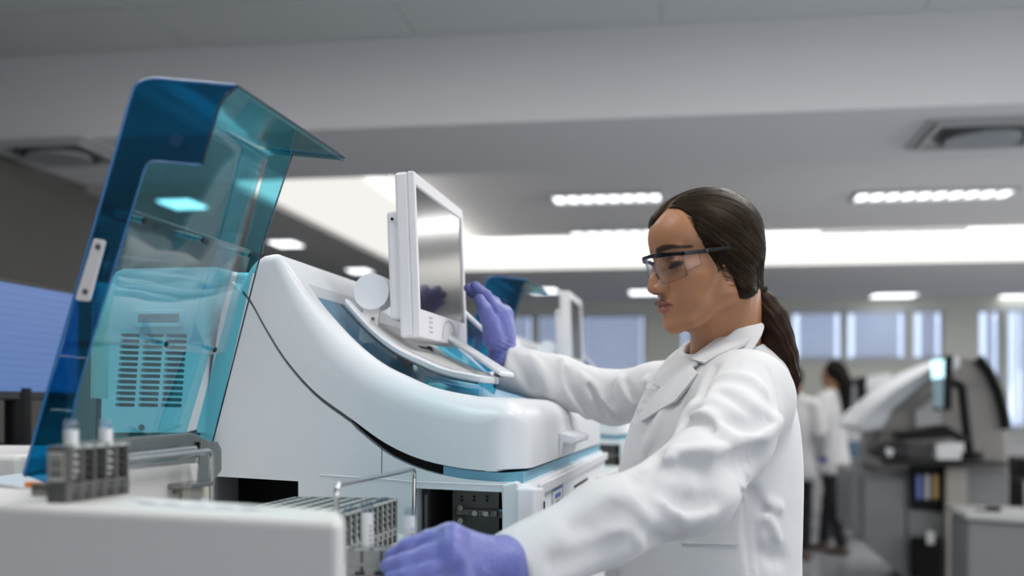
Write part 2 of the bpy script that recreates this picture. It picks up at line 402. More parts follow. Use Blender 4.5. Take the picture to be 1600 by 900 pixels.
def extrude_fillet(name, prof, Y0, Y1, m, parent, rf=.05, shear=True, steps=6):
    """closed (x, z, r, kind) outline swept along Y. Both end edges are rounded: top and back points ('t') move in along
    their normal by r, front and bottom points are only drawn back from the front ('f') by rf"""
    n = len(prof); A = sum(prof[i][0]*prof[(i+1) % n][1]-prof[(i+1) % n][0]*prof[i][1] for i in range(n))
    sg = 1 if A > 0 else -1; nor = []
    xf = max(p[0] for p in prof)
    for i in range(n):
        a, b = prof[i-1], prof[(i+1) % n]; t = Vector((b[0]-a[0], b[1]-a[1])).normalized(); nor.append(Vector((-t.y, t.x))*sg)
    rings = []
    for e in (0, 1):
        rr = []
        for s in range(steps+1):
            ph = math.pi/2*s/steps; ring = []
            for (x, z, r, kd), nn in zip(prof, nor):
                insf = rf*(1-math.sin(ph)); ins = r*(1-math.sin(ph)); R_ = rf if kd == 'f' else r
                w = min(1, max(0, (x-(xf-rf*2.2))/(rf*1.2)))     # near the front the plan radius takes over
                rad = rf*w+r*(1-w) if kd != 'f' else rf
                dy = rad*(1-math.cos(ph))
                xx, zz = x, z
                if kd == 't': xx += nn.x*ins; zz += nn.y*ins
                xx = min(xx, xf-insf) if kd != 'f' else x-insf
                ring.append((xx, (Y0+dy) if e == 0 else (Y1-dy), zz))
            rr.append(ring)
        rings += rr if e == 0 else rr[::-1]
    vs = []
    for ring in rings:
        for (x, y, z) in ring:
            if shear: y += -KF*x*max(0, 1-(y-Y0)/(Y1-Y0))
            vs.append((x, y, z))
    fs = [tuple(range(n))]; L = len(rings)
    for i in range(L-1):
        for k in range(n): j = (k+1) % n; fs.append((i*n+k, i*n+j, (i+1)*n+j, (i+1)*n+k))
    fs.append(tuple(range((L-1)*n, L*n)))
    b_ = bmesh.new(); vv = [b_.verts.new(v) for v in vs]
    for f in fs: b_.faces.new([vv[i] for i in f])
    bmesh.ops.remove_doubles(b_, verts=b_.verts, dist=.0002)
    me = bpy.data.meshes.new(name); b_.to_mesh(me); b_.free()
    return finish(name, me, m, parent, smooth=50)

an = empty('laboratory_analyzer', C0, MTH, 'large white analyzer with raised blue lid and swept hood in the foreground', 'analyzer', 'white laboratory analyzers with blue lids')
# --- hood
xpk = topf[0][0]
prof = [(x, z, .013+.028*min(1, (x-xpk)/.12), 't') for x, z in topf if x < -.07]
zt0 = topf[-1][1]
for k in range(9):
    a_ = math.pi/2*(1-k/8); prof.append((-.045+.045*math.cos(a_), zt0-.045+.045*math.sin(a_)+.002, .035, 't'))
prof += [(.002, 1.24, .0, 'f'), (.002, 1.199, .0, 'f')]
prof += [(x, z, .004, 'b') for x, z in seamf[::-1]]
for q_ in ((382, 432), (388, 419), (397, 408), (410, 399)):
    p = FL(*q_); prof += [(p.x, p.z, .013, 't')]
hood = extrude_fillet('hood', prof, 0, BL, WHITE, an, rf=.06)
# recess in the hood top
xa, xb = FL(462, 430).x, -.075
ns = 26
def curve_pts(x0, x1, dz, n=ns): return [(x0+(x1-x0)*i/(n-1), ztop(x0+(x1-x0)*i/(n-1))+dz) for i in range(n)]
def slab(name, x0, x1, dz0, dz1, Y0, Y1, m, parent, k=KF, taper=None, n=ns, bevel=0, label=None):
    lo, hi = curve_pts(x0, x1, dz0, n), curve_pts(x0, x1, dz1, n)
    vs = []
    for i in range(n):
        y0 = Y0-k*lo[i][0]; y1 = Y1
        if taper: y0, y1 = taper(i/(n-1), y0, y1)
        vs += [(lo[i][0], y0, lo[i][1]), (hi[i][0], y0, hi[i][1]), (hi[i][0], y1, hi[i][1]), (lo[i][0], y1, lo[i][1])]
    fs = [(0, 1, 2, 3), tuple(4*(n-1)+q for q in (3, 2, 1, 0))]
    for i in range(n-1):
        for q in range(4): r = (q+1) % 4; fs.append((4*i+q, 4*i+4+q, 4*i+4+r, 4*i+r))
    return mesh(name, vs, fs, m, parent, smooth=45, bevel=bevel, label=label)
cut = slab('cutter', xa, xb, -.022, .25, .055, BL-.1, WHITE, an)
bool_diff(hood, cut)
slab('recess_panel', xa, xb, -.0235, -.017, .056, BL-.101, BLUEP, an, label='blue sunken panel')
# swing tray for the monitor: white rim, grey inside, clear lip
xt0, xt1 = FL(497, 480).x, -.095
def tp(s, y0, y1):
    w_ = math.sin(math.pi*min(1, .12+.88*s))**.5 if s > .5 else min(1, .25+s*3)
    return y0+.02*(1-w_), y0+.10+.38*min(1, w_)
tray = slab('monitor_tray', xt0, xt1, .019, .031, .115, .6, WHITE, an, taper=tp, bevel=.003)
tin = slab('tray_inlay', xt0+.04, xt1-.05, .031, .034, .15, .5, GREYW, an, taper=lambda s, y0, y1: (y0+.0, y0+.07+.25*min(1, .4+2*s)))
slab('clear_lip', xt0+.01, xt1+.01, -.017, .029, .108, .112, CLEAR, an, taper=lambda s, y0, y1: (y0, y0+.004))
slab('tray_edge', xt0, xt1, .017, .019, .112, .12, DARK, an, taper=lambda s, y0, y1: (y0, y0+.006))
slab('blue_insert', -.175, -.085, -.016, .010, .075, .100, BLUELID, an, taper=lambda s_, y0, y1: (y0, y0+.025))
prism('blue_cover', [MY(px, py, .62) for px, py in ((727, 490), (757, 520), (784, 575), (762, 582), (727, 548))], (0, .012, 0), BLUEDEEP, an)
tube('blue_cover_edge', [MY(px, py, .618) for px, py in ((722, 484), (757, 518), (786, 577))], .0045, WHITE, an)
prism('white_wing', [(-.33, .62, ztop(-.33)+.045), (-.33, .56, ztop(-.33)+.045), (-.09, .30, ztop(-.09)+.034), (-.07, .33, ztop(-.07)+.034)], (0, 0, .008), WHITE, an, bevel=.003)
prism('blue_flap', [(-.30, .66, ztop(-.30)+.05), (-.30, .60, ztop(-.30)+.0), (-.12, .40, ztop(-.12)+.0), (-.12, .44, ztop(-.12)+.02)], (0, .012, .0), BLUELID, an)
# hood front handle
yb0, yb1 = .36, .58
prism('hood_handle', [(.002, yb0, 1.243), (.030, yb0, 1.236), (.032, yb0, 1.226), (.026, yb0, 1.222), (.010, yb0, 1.224), (.006, yb0, 1.203), (.0, yb0, 1.20)], (0, yb1-yb0, 0), WHITE, an, bevel=.003)
# --- blue band and dark gap between hood and base
gap = .009
XG = FL(547, 654).x
def gz(x): return zseam(x)-.006-gap*min(1, max(.10, (x-XG)/.10+.35 if x > XG else .10))
bx0 = FL(312, 600).x
XB = FL(690, 722).x
def bandp(cond, tail):
    p_ = [(x, z-.002, 0) for x, z in seamf if cond(x)]; q_ = [(x, z-.028, 0) for x, z in seamf[::-1] if cond(x)]
    return p_+tail+q_
def sweep(name, prof, Y0, Y1, m, parent, inset=0.0, bevel=0, label=None):
    n = len(prof); vs = []
    for Y, s in ((Y0, 1), (Y1, 0)):
        for q in prof: vs.append((q[0], Y+inset-KF*q[0]*s, q[1]))
    fs = [tuple(range(n)), tuple(range(2*n-1, n-1, -1))]+[(i, (i+1) % n, n+(i+1) % n, n+i) for i in range(n)]
    return mesh(name, vs, fs, m, parent, smooth=40, bevel=bevel, label=label)
sweep('seam_band', bandp(lambda x: x > XB, [(-.004, 1.195, 0), (-.004, 1.172, 0)]), .010, BL-.01, BLUES, an, label='blue strip in the seam')
sweep('seam_gap', bandp(lambda x: XG-.01 <= x <= XB+.012, []), .022, BL-.01, BLACK, an, label='dark open gap in the seam')
sweep('seam_gasket', bandp(lambda x: x <= XG, []), .008, BL-.01, mat('grey_gasket', (.16, .17, .18), .5), an, label='grey gasket in the seam')
# --- base body
basep = [(x, gz(x), .004, 'b') for x, z in seamf]
basep += [(-.02, 1.181, .004, 'b'), (.004, 1.179, 0, 'f'), (.010, 1.170, 0, 'f'), (.010, .86, 0, 'f')]
p1, p2 = FL(300, 800), FL(352, 452)
basep += [(p1.x-.01, .86, .004, 'b'), (p1.x-.01, p1.z, .004, 'b'), (p2.x, p2.z, .006, 'b'), (FL(362, 440).x, FL(362, 440).z, .006, 'b')]
base = extrude_fillet('base_body', basep, 0, BL, WHITE, an, rf=.03)
c = prism('cutter', [FL(650, 763), FL(784, 769), FL(787, 870), FL(651, 870)], (0, .20, 0), WHITE, an)
for v in c.data.vertices:
    if v.index < 4: v.co.y -= .05
bool_diff(base, c)
c = prism('cutter', [FL(300, 742), FL(466, 752), FL(466, 830), FL(300, 830)], (0, .25, 0), BLACK, an)
for v in c.data.vertices:
    if v.index < 4: v.co.y -= .05
bool_diff(base, c)
def flank_panel(name, pts, off, th, m, parent, bevel=0, label=None):
    """panel laid on (or sunk below) the flank"""
    q = [FL(*p)+Vector((0, off, 0)) for p in pts]; return prism(name, q, (0, th, 0), m, parent, bevel=bevel, label=label)
# inside the openings
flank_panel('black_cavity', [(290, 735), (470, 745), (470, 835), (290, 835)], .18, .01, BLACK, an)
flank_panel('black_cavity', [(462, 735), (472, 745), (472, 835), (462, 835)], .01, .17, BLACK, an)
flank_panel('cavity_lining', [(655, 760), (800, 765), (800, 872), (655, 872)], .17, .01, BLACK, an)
flank_panel('side_plate', [(654, 765), (664, 766), (664, 870), (654, 870)], .03, .10, DARK, an)
flank_panel('side_plate', [(790, 766), (800, 766), (800, 870), (790, 870)], .01, .15, BLACK, an)
steelp = flank_panel('steel_plate', [(690, 763), (766, 765), (766, 872), (690, 872)], .07, .004, DSTEEL, an, bevel=.001)
mb = flank_panel('mounting_bar', [(697, 800), (764, 804), (764, 815), (697, 811)], .062, .006, STEEL, steelp, bevel=.002)
for sx, sy in ((729, 808), (747, 809), (706, 799), (706, 820)):
    q = FL(sx, sy); cyl('screw', q+Vector((0, .064, 0)), q+Vector((0, .058, 0)), .0042, STEEL, steelp, n=14)
for sx in (706, 726, 747):
    for sy in (770, 782, 788):
        q = FL(sx, sy); cyl('hole', q+Vector((0, .0695, 0)), q+Vector((0, .0685, 0)), .0022, BLACK, steelp, n=10)
flank_panel('blue_marker', [(768, 802), (782, 803), (782, 806), (768, 805)], .06, .004, BLUES, an)
flank_panel('slide_rail', [(768, 806), (784, 807), (784, 817), (768, 816)], .06, .006, DSTEEL, an)
flank_panel('glass_strip', [(656, 775), (661, 775), (661, 830), (656, 828)], .028, .003, STEEL, an)
# panel joints on the flank (fine grooves made of thin dark slips)
flank_panel('panel_joint', [(596.6, 696), (597.4, 696), (596.4, 748), (595.6, 748)], -.0004, .002, DARK, an)
flank_panel('panel_lip', [(500, 741), (597, 747), (650, 752), (790, 757), (790, 759.5), (650, 754.5), (597, 749.5), (500, 743)], -.0012, .003, WHITE, an, bevel=.0008)
# base pillar at the corner and slot
flank_panel('corner_pillar', [(786, 757), (806, 752), (812, 753), (812, 900), (786, 900)], -.010, .05, WHITE, an, bevel=.004)
prism('corner_pillar', [(-.012, -.012, 1.175), (.016, -.008, 1.175), (.024, .03, 1.172), (.018, .06, 1.17), (-.012, .05, 1.17)], (0, 0, -.30), WHITE, an, bevel=.006)
box('card_slot', (.0225, .028, 1.115), (.004, .006, .075), DARK, an)
# front face details (plane X = .01)
FX = .0105
def front_panel(name, y0, y1, z0, z1, th, m, parent=None, bevel=0, label=None, x=FX):
    return box(name, (x+th/2, (y0+y1)/2, (z0+z1)/2), (th, y1-y0, z1-z0), m, parent or an, bevel=bevel, label=label)
front_panel('front_ledge', .06, BL-.02, 1.158, 1.176, .006, WHITE, bevel=.003)
front_panel('side_cover', .075, .215, .98, 1.105, .006, WHITE2, bevel=.003)
lab = front_panel('instruction_label', .205, .335, 1.062, 1.155, .0015, PAPER)
front_panel('label_border', .205, .335, 1.152, 1.155, .0003, INKB, lab, x=FX+.0015); front_panel('label_border', .205, .335, 1.062, 1.065, .0003, INKB, lab, x=FX+.0015)
front_panel('label_border', .205, .209, 1.065, 1.152, .0003, INKB, lab, x=FX+.0015); front_panel('label_border', .331, .335, 1.065, 1.152, .0003, INKB, lab, x=FX+.0015)
front_panel('label_title', .235, .305, 1.139, 1.146, .0003, INKB, lab, x=FX+.0015)
front_panel('label_line', .245, .295, 1.131, 1.134, .0003, INKK, lab, x=FX+.0015)
front_panel('label_line', .252, .288, 1.122, 1.127, .0003, INKR, lab, x=FX+.0015)
for i in range(4):
    z = 1.108-i*.011
    front_panel('label_line', .215, .255, z-.002, z+.001, .0003, INKK, lab, x=FX+.0015)
    for j in range(3): front_panel('label_line', .272+j*.017, .282+j*.017+.003*(i % 2), z-.004, z+.003, .0003, INKK, lab, x=FX+.0015)
hatch = front_panel('hatch', .52, .76, 1.03, 1.135, .004, WHITE2, bevel=.002)
front_panel('hatch_gap', .52, .76, 1.136, 1.141, .001, DARK)
front_panel('hatch_latch', .62, .66, 1.08, 1.115, .004, WHITE, hatch, bevel=.001, x=FX+.004)
front_panel('switch_plate', .95, 1.06, 1.07, 1.13, .006, WHITE2, bevel=.003); front_panel('rocker_switch', .965, .985, 1.085, 1.115, .006, BLUES, x=FX+.005)
# cabinet under the machine down to the floor
box('lower_cabinet', (-.36, .62, .45), (.70, 1.12, .82), GREYW, an, bevel=.01)
for sx in (-.62, -.08):
    for sy in (.12, 1.1): cyl('foot', (sx, sy, .045), (sx, sy, 0), .03, BLACK, an, n=14)

# --- vented housing and body behind the lid
VB = .115
vp = [(153, 676), (171, 450), (174, 436), (181, 425), (194, 420), (335, 417), (343, 418), (333, 432), (326, 447), (321, 470), (317, 560), (311, 676)]
vq = [MY(px, py, VB) for px, py in vp]
vent = prism('vented_housing', vq, (0, .30, 0), WHITE, an, smooth=40)
vent.modifiers.clear()
rows, cols = 13, 3
slots = []
for r in range(rows):
    t_ = r/(rows-1); y = 523.6+(632.6-523.6)*t_
    for (a0, b0, a1, b1) in ((188.7, 219, 179.7, 210.7), (224.5, 255.5, 215.2, 247), (260.3, 292.5, 251.8, 284)):
        a, b = a0+(a1-a0)*t_, b0+(b1-b0)*t_; slots.append((a, b, y+(a-200)*.012))
def pill(a, b, y, h, Y):
    p, q = MY(a, y, VB), MY(b, y+.6, VB); r = h/2; out = []
    for k in range(7):
        an_ = math.pi/2+math.pi*k/6; out.append((p.x+r+r*math.cos(an_), Y, p.z+r*math.sin(an_)))
    for k in range(7):
        an_ = -math.pi/2+math.pi*k/6; out.append((q.x-r+r*math.cos(an_), Y, q.z+r*math.sin(an_)))
    return out
vs, fs = [], []
for s in slots:
    o = len(vs); f = pill(*s, .0058, VB-.01); bk = [(x, VB+.012, z) for x, _, z in f]; vs += f+bk; n = len(f)
    fs += [tuple(range(o, o+n)), tuple(range(o+2*n-1, o+n-1, -1))]+[(o+i, o+(i+1) % n, o+n+(i+1) % n, o+n+i) for i in range(n)]
cut = mesh('cutter', vs, fs, WHITE, an); bool_diff(vent, cut)
for s in slots:
    f = pill(*s, .0056, VB+.0105); prism('vent_slot', f, (0, .001, 0), SLOT, vent)  # dark backing stands in for the shade inside each slot
# framed window above the vents
fr = [MY(210, 488, VB), MY(290, 488, VB), MY(288, 508, VB), MY(209, 508, VB)]
cx_, cz_ = sum(v.x for v in fr)/4, sum(v.z for v in fr)/4; w_, h_ = .078, .021
for dx, dz, sw, sh in ((0, h_/2, w_, .0035), (0, -h_/2, w_, .0035), (-w_/2, 0, .0035, h_), (w_/2, 0, .0035, h_)):
    box('window_rim', (cx_+dx, VB-.002, cz_+dz), (sw+.003, .006, sh+.003), WHITE, vent, bevel=.001)
box('grey_window', (cx_, VB-.0005, cz_), (w_, .002, h_), mat('smoked_window', (.22, .27, .30), .3), vent)
q = MY(222, 668, VB); sc = cyl('screw', (q.x, VB, q.z), (q.x, VB-.003, q.z), .0048, STEEL, vent, n=18)
bq = [MY(px, py, VB+.05) for px, py in [(314, 676), (320, 500), (327, 460), (335, 440), (345, 428), (360, 425), (392, 425), (392, 700), (314, 700)]]
prism('housing_shoulder', bq, (0, .3, 0), WHITE, an, bevel=.008)
q = MY(175, 670, VB+.1); q2 = MY(330, 670, VB+.1)
box('rear_body', ((q.x+q2.x)/2, VB+.26, .62), (q2.x-q.x, .28, 1.22), GREYW, an, bevel=.01)
# white deck body below the housing, sample deck level
DZ = 1.10
deckw = prism('sample_deck', [(-.80, -.62, DZ), (-.04, -.62, DZ), (-.02, .01, DZ), (-.80, .21, DZ)], (0, 0, -.04), WHITE2, an, bevel=.003)
# --- channel, rods and brackets in front of the housing: everything runs along Y at X about -.47
A = MX(300, 672, -.42); 
def LX(px, py, x): return MX(px, py, x)
XC = -.385
ch = prism('steel_channel', [LX(120, 690, XC), LX(300, 676, XC), LX(331, 690, XC), LX(331, 712, XC), LX(120, 738, XC)], (-.012, 0, 0), STEEL, an, bevel=.002, label='bent stainless steel channel')
prism('side_wall', [LX(100, 742, XC+.004), LX(330, 722, XC+.004), LX(330, 800, XC+.004), LX(100, 830, XC+.004)], (-.012, 0, 0), WHITE2, an, bevel=.002)
q = LX(272, 765, XC+.004); cyl('screw', q, q+Vector((.003, 0, 0)), .0055, STEEL, an, n=16)
tube('guide_rod', [LX(120, 732, XC+.022), LX(318, 706, XC+.022)], .0042, CHROME, an)
tube('guide_rod', [LX(120, 720, XC+.012), LX(305, 700, XC+.012)], .003, CHROME, an)
tube('wire_handle', rounded_path([LX(150, 723, XC+.03), LX(330, 704, XC+.03), LX(332, 715, XC+.03)+Vector((0, .0, -.09))], .012), .0034, CHROME, an)
prism('end_bracket', [LX(312, 690, XC+.003), LX(337, 690, XC+.003), LX(343, 702, XC+.003), LX(343, 735, XC+.003), LX(330, 752, XC+.003), LX(306, 756, XC+.003)], (.003, 0, 0), STEEL, an, bevel=.0008)
q = LX(285, 757, XC+.006); box('clamp_plate', (q.x+.012, q.y, q.z), (.03, .07, .006), STEEL, an, bevel=.0015)
q = LX(300, 766, XC+.006); box('beige_block', (q.x+.006, q.y, q.z), (.012, .06, .018), CREAM, an, bevel=.001)
q = LX(345, 790, XC-.01)
# --- raised blue lid: outline read on the near wall plane, swept along Y to the far wall
LN, LF = -.395, -.02
def lp(px, py): v = MY(px, py, LN); return (v.x, v.z)
outer = [lp(*p) for p in [(39, 742), (98, 538), (150, 346), (203, 156), (207, 143), (214, 132), (224, 125), (238, 122), (300, 127), (362, 132), (371, 135)]]
TH = .004
def offset_in(path, th):
    out = []
    for i in range(len(path)):
        a, b = Vector(path[max(i-1, 0)]), Vector(path[min(i+1, len(path)-1)]); t = (b-a).normalized(); out.append((path[i][0]+t.y*th, path[i][1]-t.x*th))
    return out
inner = offset_in(outer, TH)
lid_o = empty('lid', (0, 0, 0), parent=an)
n = len(outer)
# the last stretch (top panel) reaches further over at the far side: keep a straight sweep
vs = [(x, Y, z) for Y in (LN, LF) for x, z in outer] + [(x, Y, z) for Y in (LN, LF) for x, z in inner]
fs = []
for i in range(n-1):
    fs += [(i, i+1, n+i+1, n+i), (2*n+i, 3*n+i, 3*n+i+1, 2*n+i+1)]
fs += [(0, n, 3*n, 2*n), (n-1, 3*n-1, 4*n-1, 2*n-1)]
for i in range(n-1): fs += [(i, 2*n+i, 2*n+i+1, i+1), (n+i, n+i+1, 3*n+i+1, 3*n+i)]
lidm = mesh('lid_shell', vs, fs, BLUELID, lid_o, smooth=40)
nearp = [(37, 742), (98, 538), (150, 346), (203, 156), (207, 143), (214, 132), (224, 125), (238, 122), (300, 127), (362, 132), (371, 135),
         (352, 146), (341, 165), (333, 195), (322, 235), (316, 258), (236, 251), (228, 255), (222, 268), (196, 365), (169, 449), (144, 526), (119, 619), (104, 690), (98, 735), (78, 757)]
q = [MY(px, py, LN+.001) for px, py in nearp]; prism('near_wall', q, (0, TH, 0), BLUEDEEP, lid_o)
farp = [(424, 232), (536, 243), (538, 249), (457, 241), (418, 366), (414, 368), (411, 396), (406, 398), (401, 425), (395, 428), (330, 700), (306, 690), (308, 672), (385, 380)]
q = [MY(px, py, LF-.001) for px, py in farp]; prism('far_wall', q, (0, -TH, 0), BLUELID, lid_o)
# thickened rims; the blue ones have the edge highlight put into their colour
RIMB = mat('polished_blue_edge', (.02, .17, .42), .12, coat=.6); RIMD = mat('dark_navy_edge', (.004, .014, .035), .3)
def rim(pts, Y, r=.0016, m=None): tube('rim', rounded_path([MY(px, py, Y) for px, py in pts], .012), r, m or RIMB, lid_o, n=8)
rim([(37, 742), (203, 156), (212, 130), (238, 122), (371, 134)], LN); rim([(371, 134), (345, 158), (316, 258)], LN, .0013, RIMD); rim([(316, 258), (230, 251), (169, 449), (119, 619), (98, 735)], LN, .0010)
rim([(424, 233), (538, 245)], LF, .0013); rim([(457, 241), (414, 370), (330, 700)], LF, .0012, RIMD)
tube('rim', [MY(371, 134, LN), MY(538, 246, LF)], .0016, RIMD, lid_o, n=8)
tube('rim', [MY(39, 742, LN), MY(306, 674, LF)], .0025, RIMD, lid_o, n=8)
# creases across the near wall
for a, b in (((152, 342), (203, 352)), ((94, 556), (137, 560)), ((79, 640), (113, 642))):
    tube('crease', [MY(*a, LN-.001), MY(*b, LN-.001)], .0012, BLUELID, lid_o, n=6)
q = MY(275, 219, LN-.001); cyl('bolt_boss', q, q+Vector((0, .008, 0)), .0075, mat('dark_blue_boss', (.01, .06, .13), .3), lid_o, n=20)
hp = prism('hinge_plate', [MY(px, py, LN-.003) for px, py in [(148, 376), (150, 373.5), (165, 376), (167, 379), (143, 469), (140, 471.5), (122, 469.5), (120.5, 466)]], (0, -.004, 0), mat('ivory_plastic', (.70, .67, .66), .5), lid_o, bevel=.0015)
for s in ((153.5, 386), (133.5, 456)):
    q = MY(*s, LN-.007); cyl('screw', q, q+Vector((0, -.0015, 0)), .0032, DSTEEL, hp, n=14)
# clear guard held off the lid's main panel on pegs
lx, lz = Vector(outer[3]), Vector(outer[1]); dirv = (lz-lx).normalized()        # down the panel
nrm = Vector((-dirv.y, dirv.x));  nrm = nrm if nrm.x > 0 else -nrm                # off the panel, towards the machine front
def on_guard(px, py, Y):  # point on guard plane at given Y
    return MY(px, py, Y)
GA, GB = LN+.02, LF-.02
g1, g2 = MY(209, 329, GA), MY(157, 535, GA)
gx = [(g1.x, g1.z), (g2.x, g2.z)]
gd = Vector((gx[1][0]-gx[0][0], gx[1][1]-gx[0][1])).normalized(); gn = Vector((-gd.y, gd.x)); gn = gn if gn.x > 0 else -gn
guard = prism('clear_guard', [(gx[0][0], GA, gx[0][1]), (gx[0][0], GB, gx[0][1]), (gx[1][0], GB, gx[1][1]), (gx[1][0], GA, gx[1][1])], (gn.x*.003, 0, gn.y*.003), CLEAR, lid_o, bevel=.001)
for e in (0, 1):
    tube('guard_edge', [(gx[e][0], GA, gx[e][1]), (gx[e][0], GB, gx[e][1])], .0009, CLEAR, guard, n=6)
L_ = (Vector(gx[1])-Vector(gx[0])).length
PEG = mat('peg_blue', (.03, .22, .36), .2)
for s, Yp in ((.05, GA+.012), (.05, (GA+GB)/2), (.05, GB-.015), (.95, GA+.14), (.95, GB-.05)):
    c_ = Vector(gx[0])+gd*L_*s; b_ = c_-gn*.030; f_ = c_+gn*.008
    cyl('peg', (b_.x, Yp, b_.y), (f_.x, Yp, f_.y), .0032, BLUELID, lid_o, n=12); cyl('peg_screw', (f_.x, Yp, f_.y), (f_.x+gn.x*.002, Yp, f_.y+gn.y*.002), .0038, BLACK, lid_o, n=12)
    w2 = b_+gd*(-.028 if s > .5 else .028)
    prism('gusset', [(b_.x, Yp, b_.y), (c_.x-gn.x*.006, Yp, c_.y-gn.y*.006), (w2.x, Yp, w2.y)], (0, .0015, 0), BLUELID, lid_o)
# --- cover in the foreground (plan read on its level top)
CZ = 1.199
def W2M(x, y, z): return MI @ Vector((x, y, z))
plan = [(-.78, 1.21), (-.479, 1.062), (-.137, .905), (-.138, .94), (-.146, .985), (-.156, 1.0), (-.39, 1.15), (-.62, 1.30), (-.75, 1.34)]
fc = prism('front_cover', [W2M(x, y, CZ) for x, y in plan], (0, 0, -.30), WHITE2, an, bevel=.010, seg=4)
prism('cover_plinth', [W2M(x*.97, y*.99+.02, CZ-.30) for x, y in plan], (0, 0, -.80), GREYW, an)
lt = prism('cover_step', [W2M(*p, CZ) for p in [(-.66, 1.40), (-.45, 1.16), (-.43, 1.17), (-.50, 1.46), (-.66, 1.52)]], (0, 0, -.02), WHITE, an, bevel=.003)
cl_ = prism('cover_label', [MZ(px, py, CZ+.0002) for px, py in ((200, 781), (330, 786), (440, 796), (300, 793))], (0, 0, .0006), PAPER, an)
for i in range(5): cl_b = prism('label_print', [MZ(215+i*40, 783.5+i*2.2, CZ+.0009), MZ(240+i*40, 784.7+i*2.2, CZ+.0009), MZ(244+i*40, 786.2+i*2.2, CZ+.0009), MZ(219+i*40, 785.0+i*2.2, CZ+.0009)], (0, 0, .0002), mat('lilac_print', (.35, .33, .5), .6), cl_)
# orange tab and small metal block near the lid's foot
q = MZ(52, 757, CZ+.004); box('orange_tab', (q.x, q.y, q.z), (.014, .012, .006), mat('orange_plastic', (.75, .22, .02), .4), an, bevel=.001)
q = MZ(66, 765, CZ+.006); box('steel_block', (q.x+.004, q.y, q.z), (.02, .02, .014), STEEL, an, bevel=.001)
# beige probe tower behind the lid
q = MY(158, 560, -.02); cyl('probe_tower', (q.x, q.y, 1.47), (q.x-.003, q.y, 1.30), .0125, CREAM, an, n=20)
cyl('probe_shaft', (q.x-.004, q.y, 1.30), (q.x-.006, q.y, 1.17), .004, BLACK, an, n=10)
for i in range(9): box('tower_print', (q.x-.001, q.y-.0125, 1.46-i*.007), (.014-.004*(i % 3), .001, .0025), INKB, an)
# wire bracket over the racks
XW = MY(527, 780, -.36).x
pw = [MX(527, 812, XW), MX(525, 758, XW), MX(648, 733, XW), MX(646, 842, XW)]
tube('wire_bracket', rounded_path(pw, .014), .0030, CHROME, an)
# ivory splash sheet between racks and flank
# --- the farther identical analyser
rest = [o for o in COL.objects if o.parent is None and o == an]
far = copy_tree(an); off = MM.to_3x3() @ Vector((.02, 1.98, 0)); far.location = C0+off
far['label'] = 'farther white analyzer with small blue lid behind the raised hand'

# ================================================================ TOUCH MONITORS
def monitor(label, off=Vector((0, 0, 0))):
    MXc = MI @ Vector((-.157, 1.85, 1.535)); y0 = MXc.y; x0 = MXc.x
    t = empty('touch_monitor', MM @ Vector((x0-.03, y0+.19, 1.38)), MTH, label, 'monitor', 'white touch monitors on analyzers')
    Wd, H, T = .375, .272, .032; tilt = Matrix.Rotation(math.radians(-2.2), 3, 'Y'); cz = .02+H/2
    def T_(v): return tilt @ Vector(v)+Vector((.03, 0, cz))
    def bx(name, c, s, m, parent, bevel=0, label=None):
        return box(name, T_(c), s, m, parent, bevel=bevel, rot=tilt, label=label)
    WM = mat('monitor_white', (.72, .71, .73), .4)
    # bezel as a frame: four bars round the sunken screen
    bt, bb, bs = .022, .048, .012
    fr_ = bx('casing', (-T/2-.004, 0, 0), (T-.008, Wd, H), WM, t, .006)
    bz = bx('bezel', (-.004, 0, 0), (.012, Wd, H), WM, t, .005)
    hole = bx('cutter', (.002, 0, (bb-bt)/2), (.010, Wd-2*bs, H-bt-bb), WM, t); bool_diff(bz, hole)
    bx('screen', (-.0022, 0, (bb-bt)/2), (.002, Wd-2*bs-.001, H-bt-bb-.001), SCRM, t, label='dark glossy screen')
    bx('rear_housing', (-T-.006, -.02, -.015), (.022, Wd-.05, H*.66), WM, t, .006)
    q = T_((-T-.006, -Wd/2+.003, H*.22)); cyl('screw', q, q+Vector((0, -.003, 0)), .0025, BLACK, t, n=10)
    # thin grey arc and button row on the lower bezel
    arc = [T_((.0024, .03+.055*math.cos(a), -H/2+.008+.034*math.sin(a))) for a in [math.pi*k/14 for k in range(15)]]
    tube('bezel_arc', arc, .0008, mat('bezel_shadow', (.42, .42, .44), .5), t, n=6)
    for k in range(4): bx('control_button', (.0022, -.11, -H/2+.014+k*.008), (.002, .022, .003), GREYW, t, .0005)
    q = T_((.002, .055, -H/2+.018)); cyl('power_button', q, q+Vector((.002, 0, 0)), .005, CHROME, t, n=16)
    # pivot and bracket
    pv = Vector((-.028, -.16, cz-.058))
    cyl('pivot_disc', pv+Vector((-.022, -.012, 0)), pv+Vector((-.022, .03, 0)), .030, WHITE, t, n=36)
    prism('pivot_bracket', [pv+Vector(v) for v in [(-.034, -.008, -.01), (-.006, -.008, -.01), (-.016, -.008, -.085), (-.046, -.008, -.085)]], (0, .006, 0), WHITE2, t, bevel=.001)
    q = pv+Vector((-.020, -.008, -.045)); cyl('bracket_screw', q, q+Vector((0, -.002, 0)), .003, DSTEEL, t, n=10)
    box('stand', (-.02, 0, .0), (.045, .09, .03), DARK, t, bevel=.006)
    cyl('cable_gland', (-.0, .02, .01), (0, .05, -.005), .008, BLACK, t, n=12)
    t.location = t.location + (MM.to_3x3() @ off)
    return t
SCRM = mat('screen_glass', (.014, .014, .016), .16, coat=.25, spec=.6)
mon = monitor('white touch monitor on a pivot disc on the near analyzer')
far_m = copy_tree(mon); far_m.location = mon.location+(MM.to_3x3() @ Vector((.02, 1.98, 0))); far_m['label'] = 'blurred white touch monitor on the farther analyzer behind her sleeve'

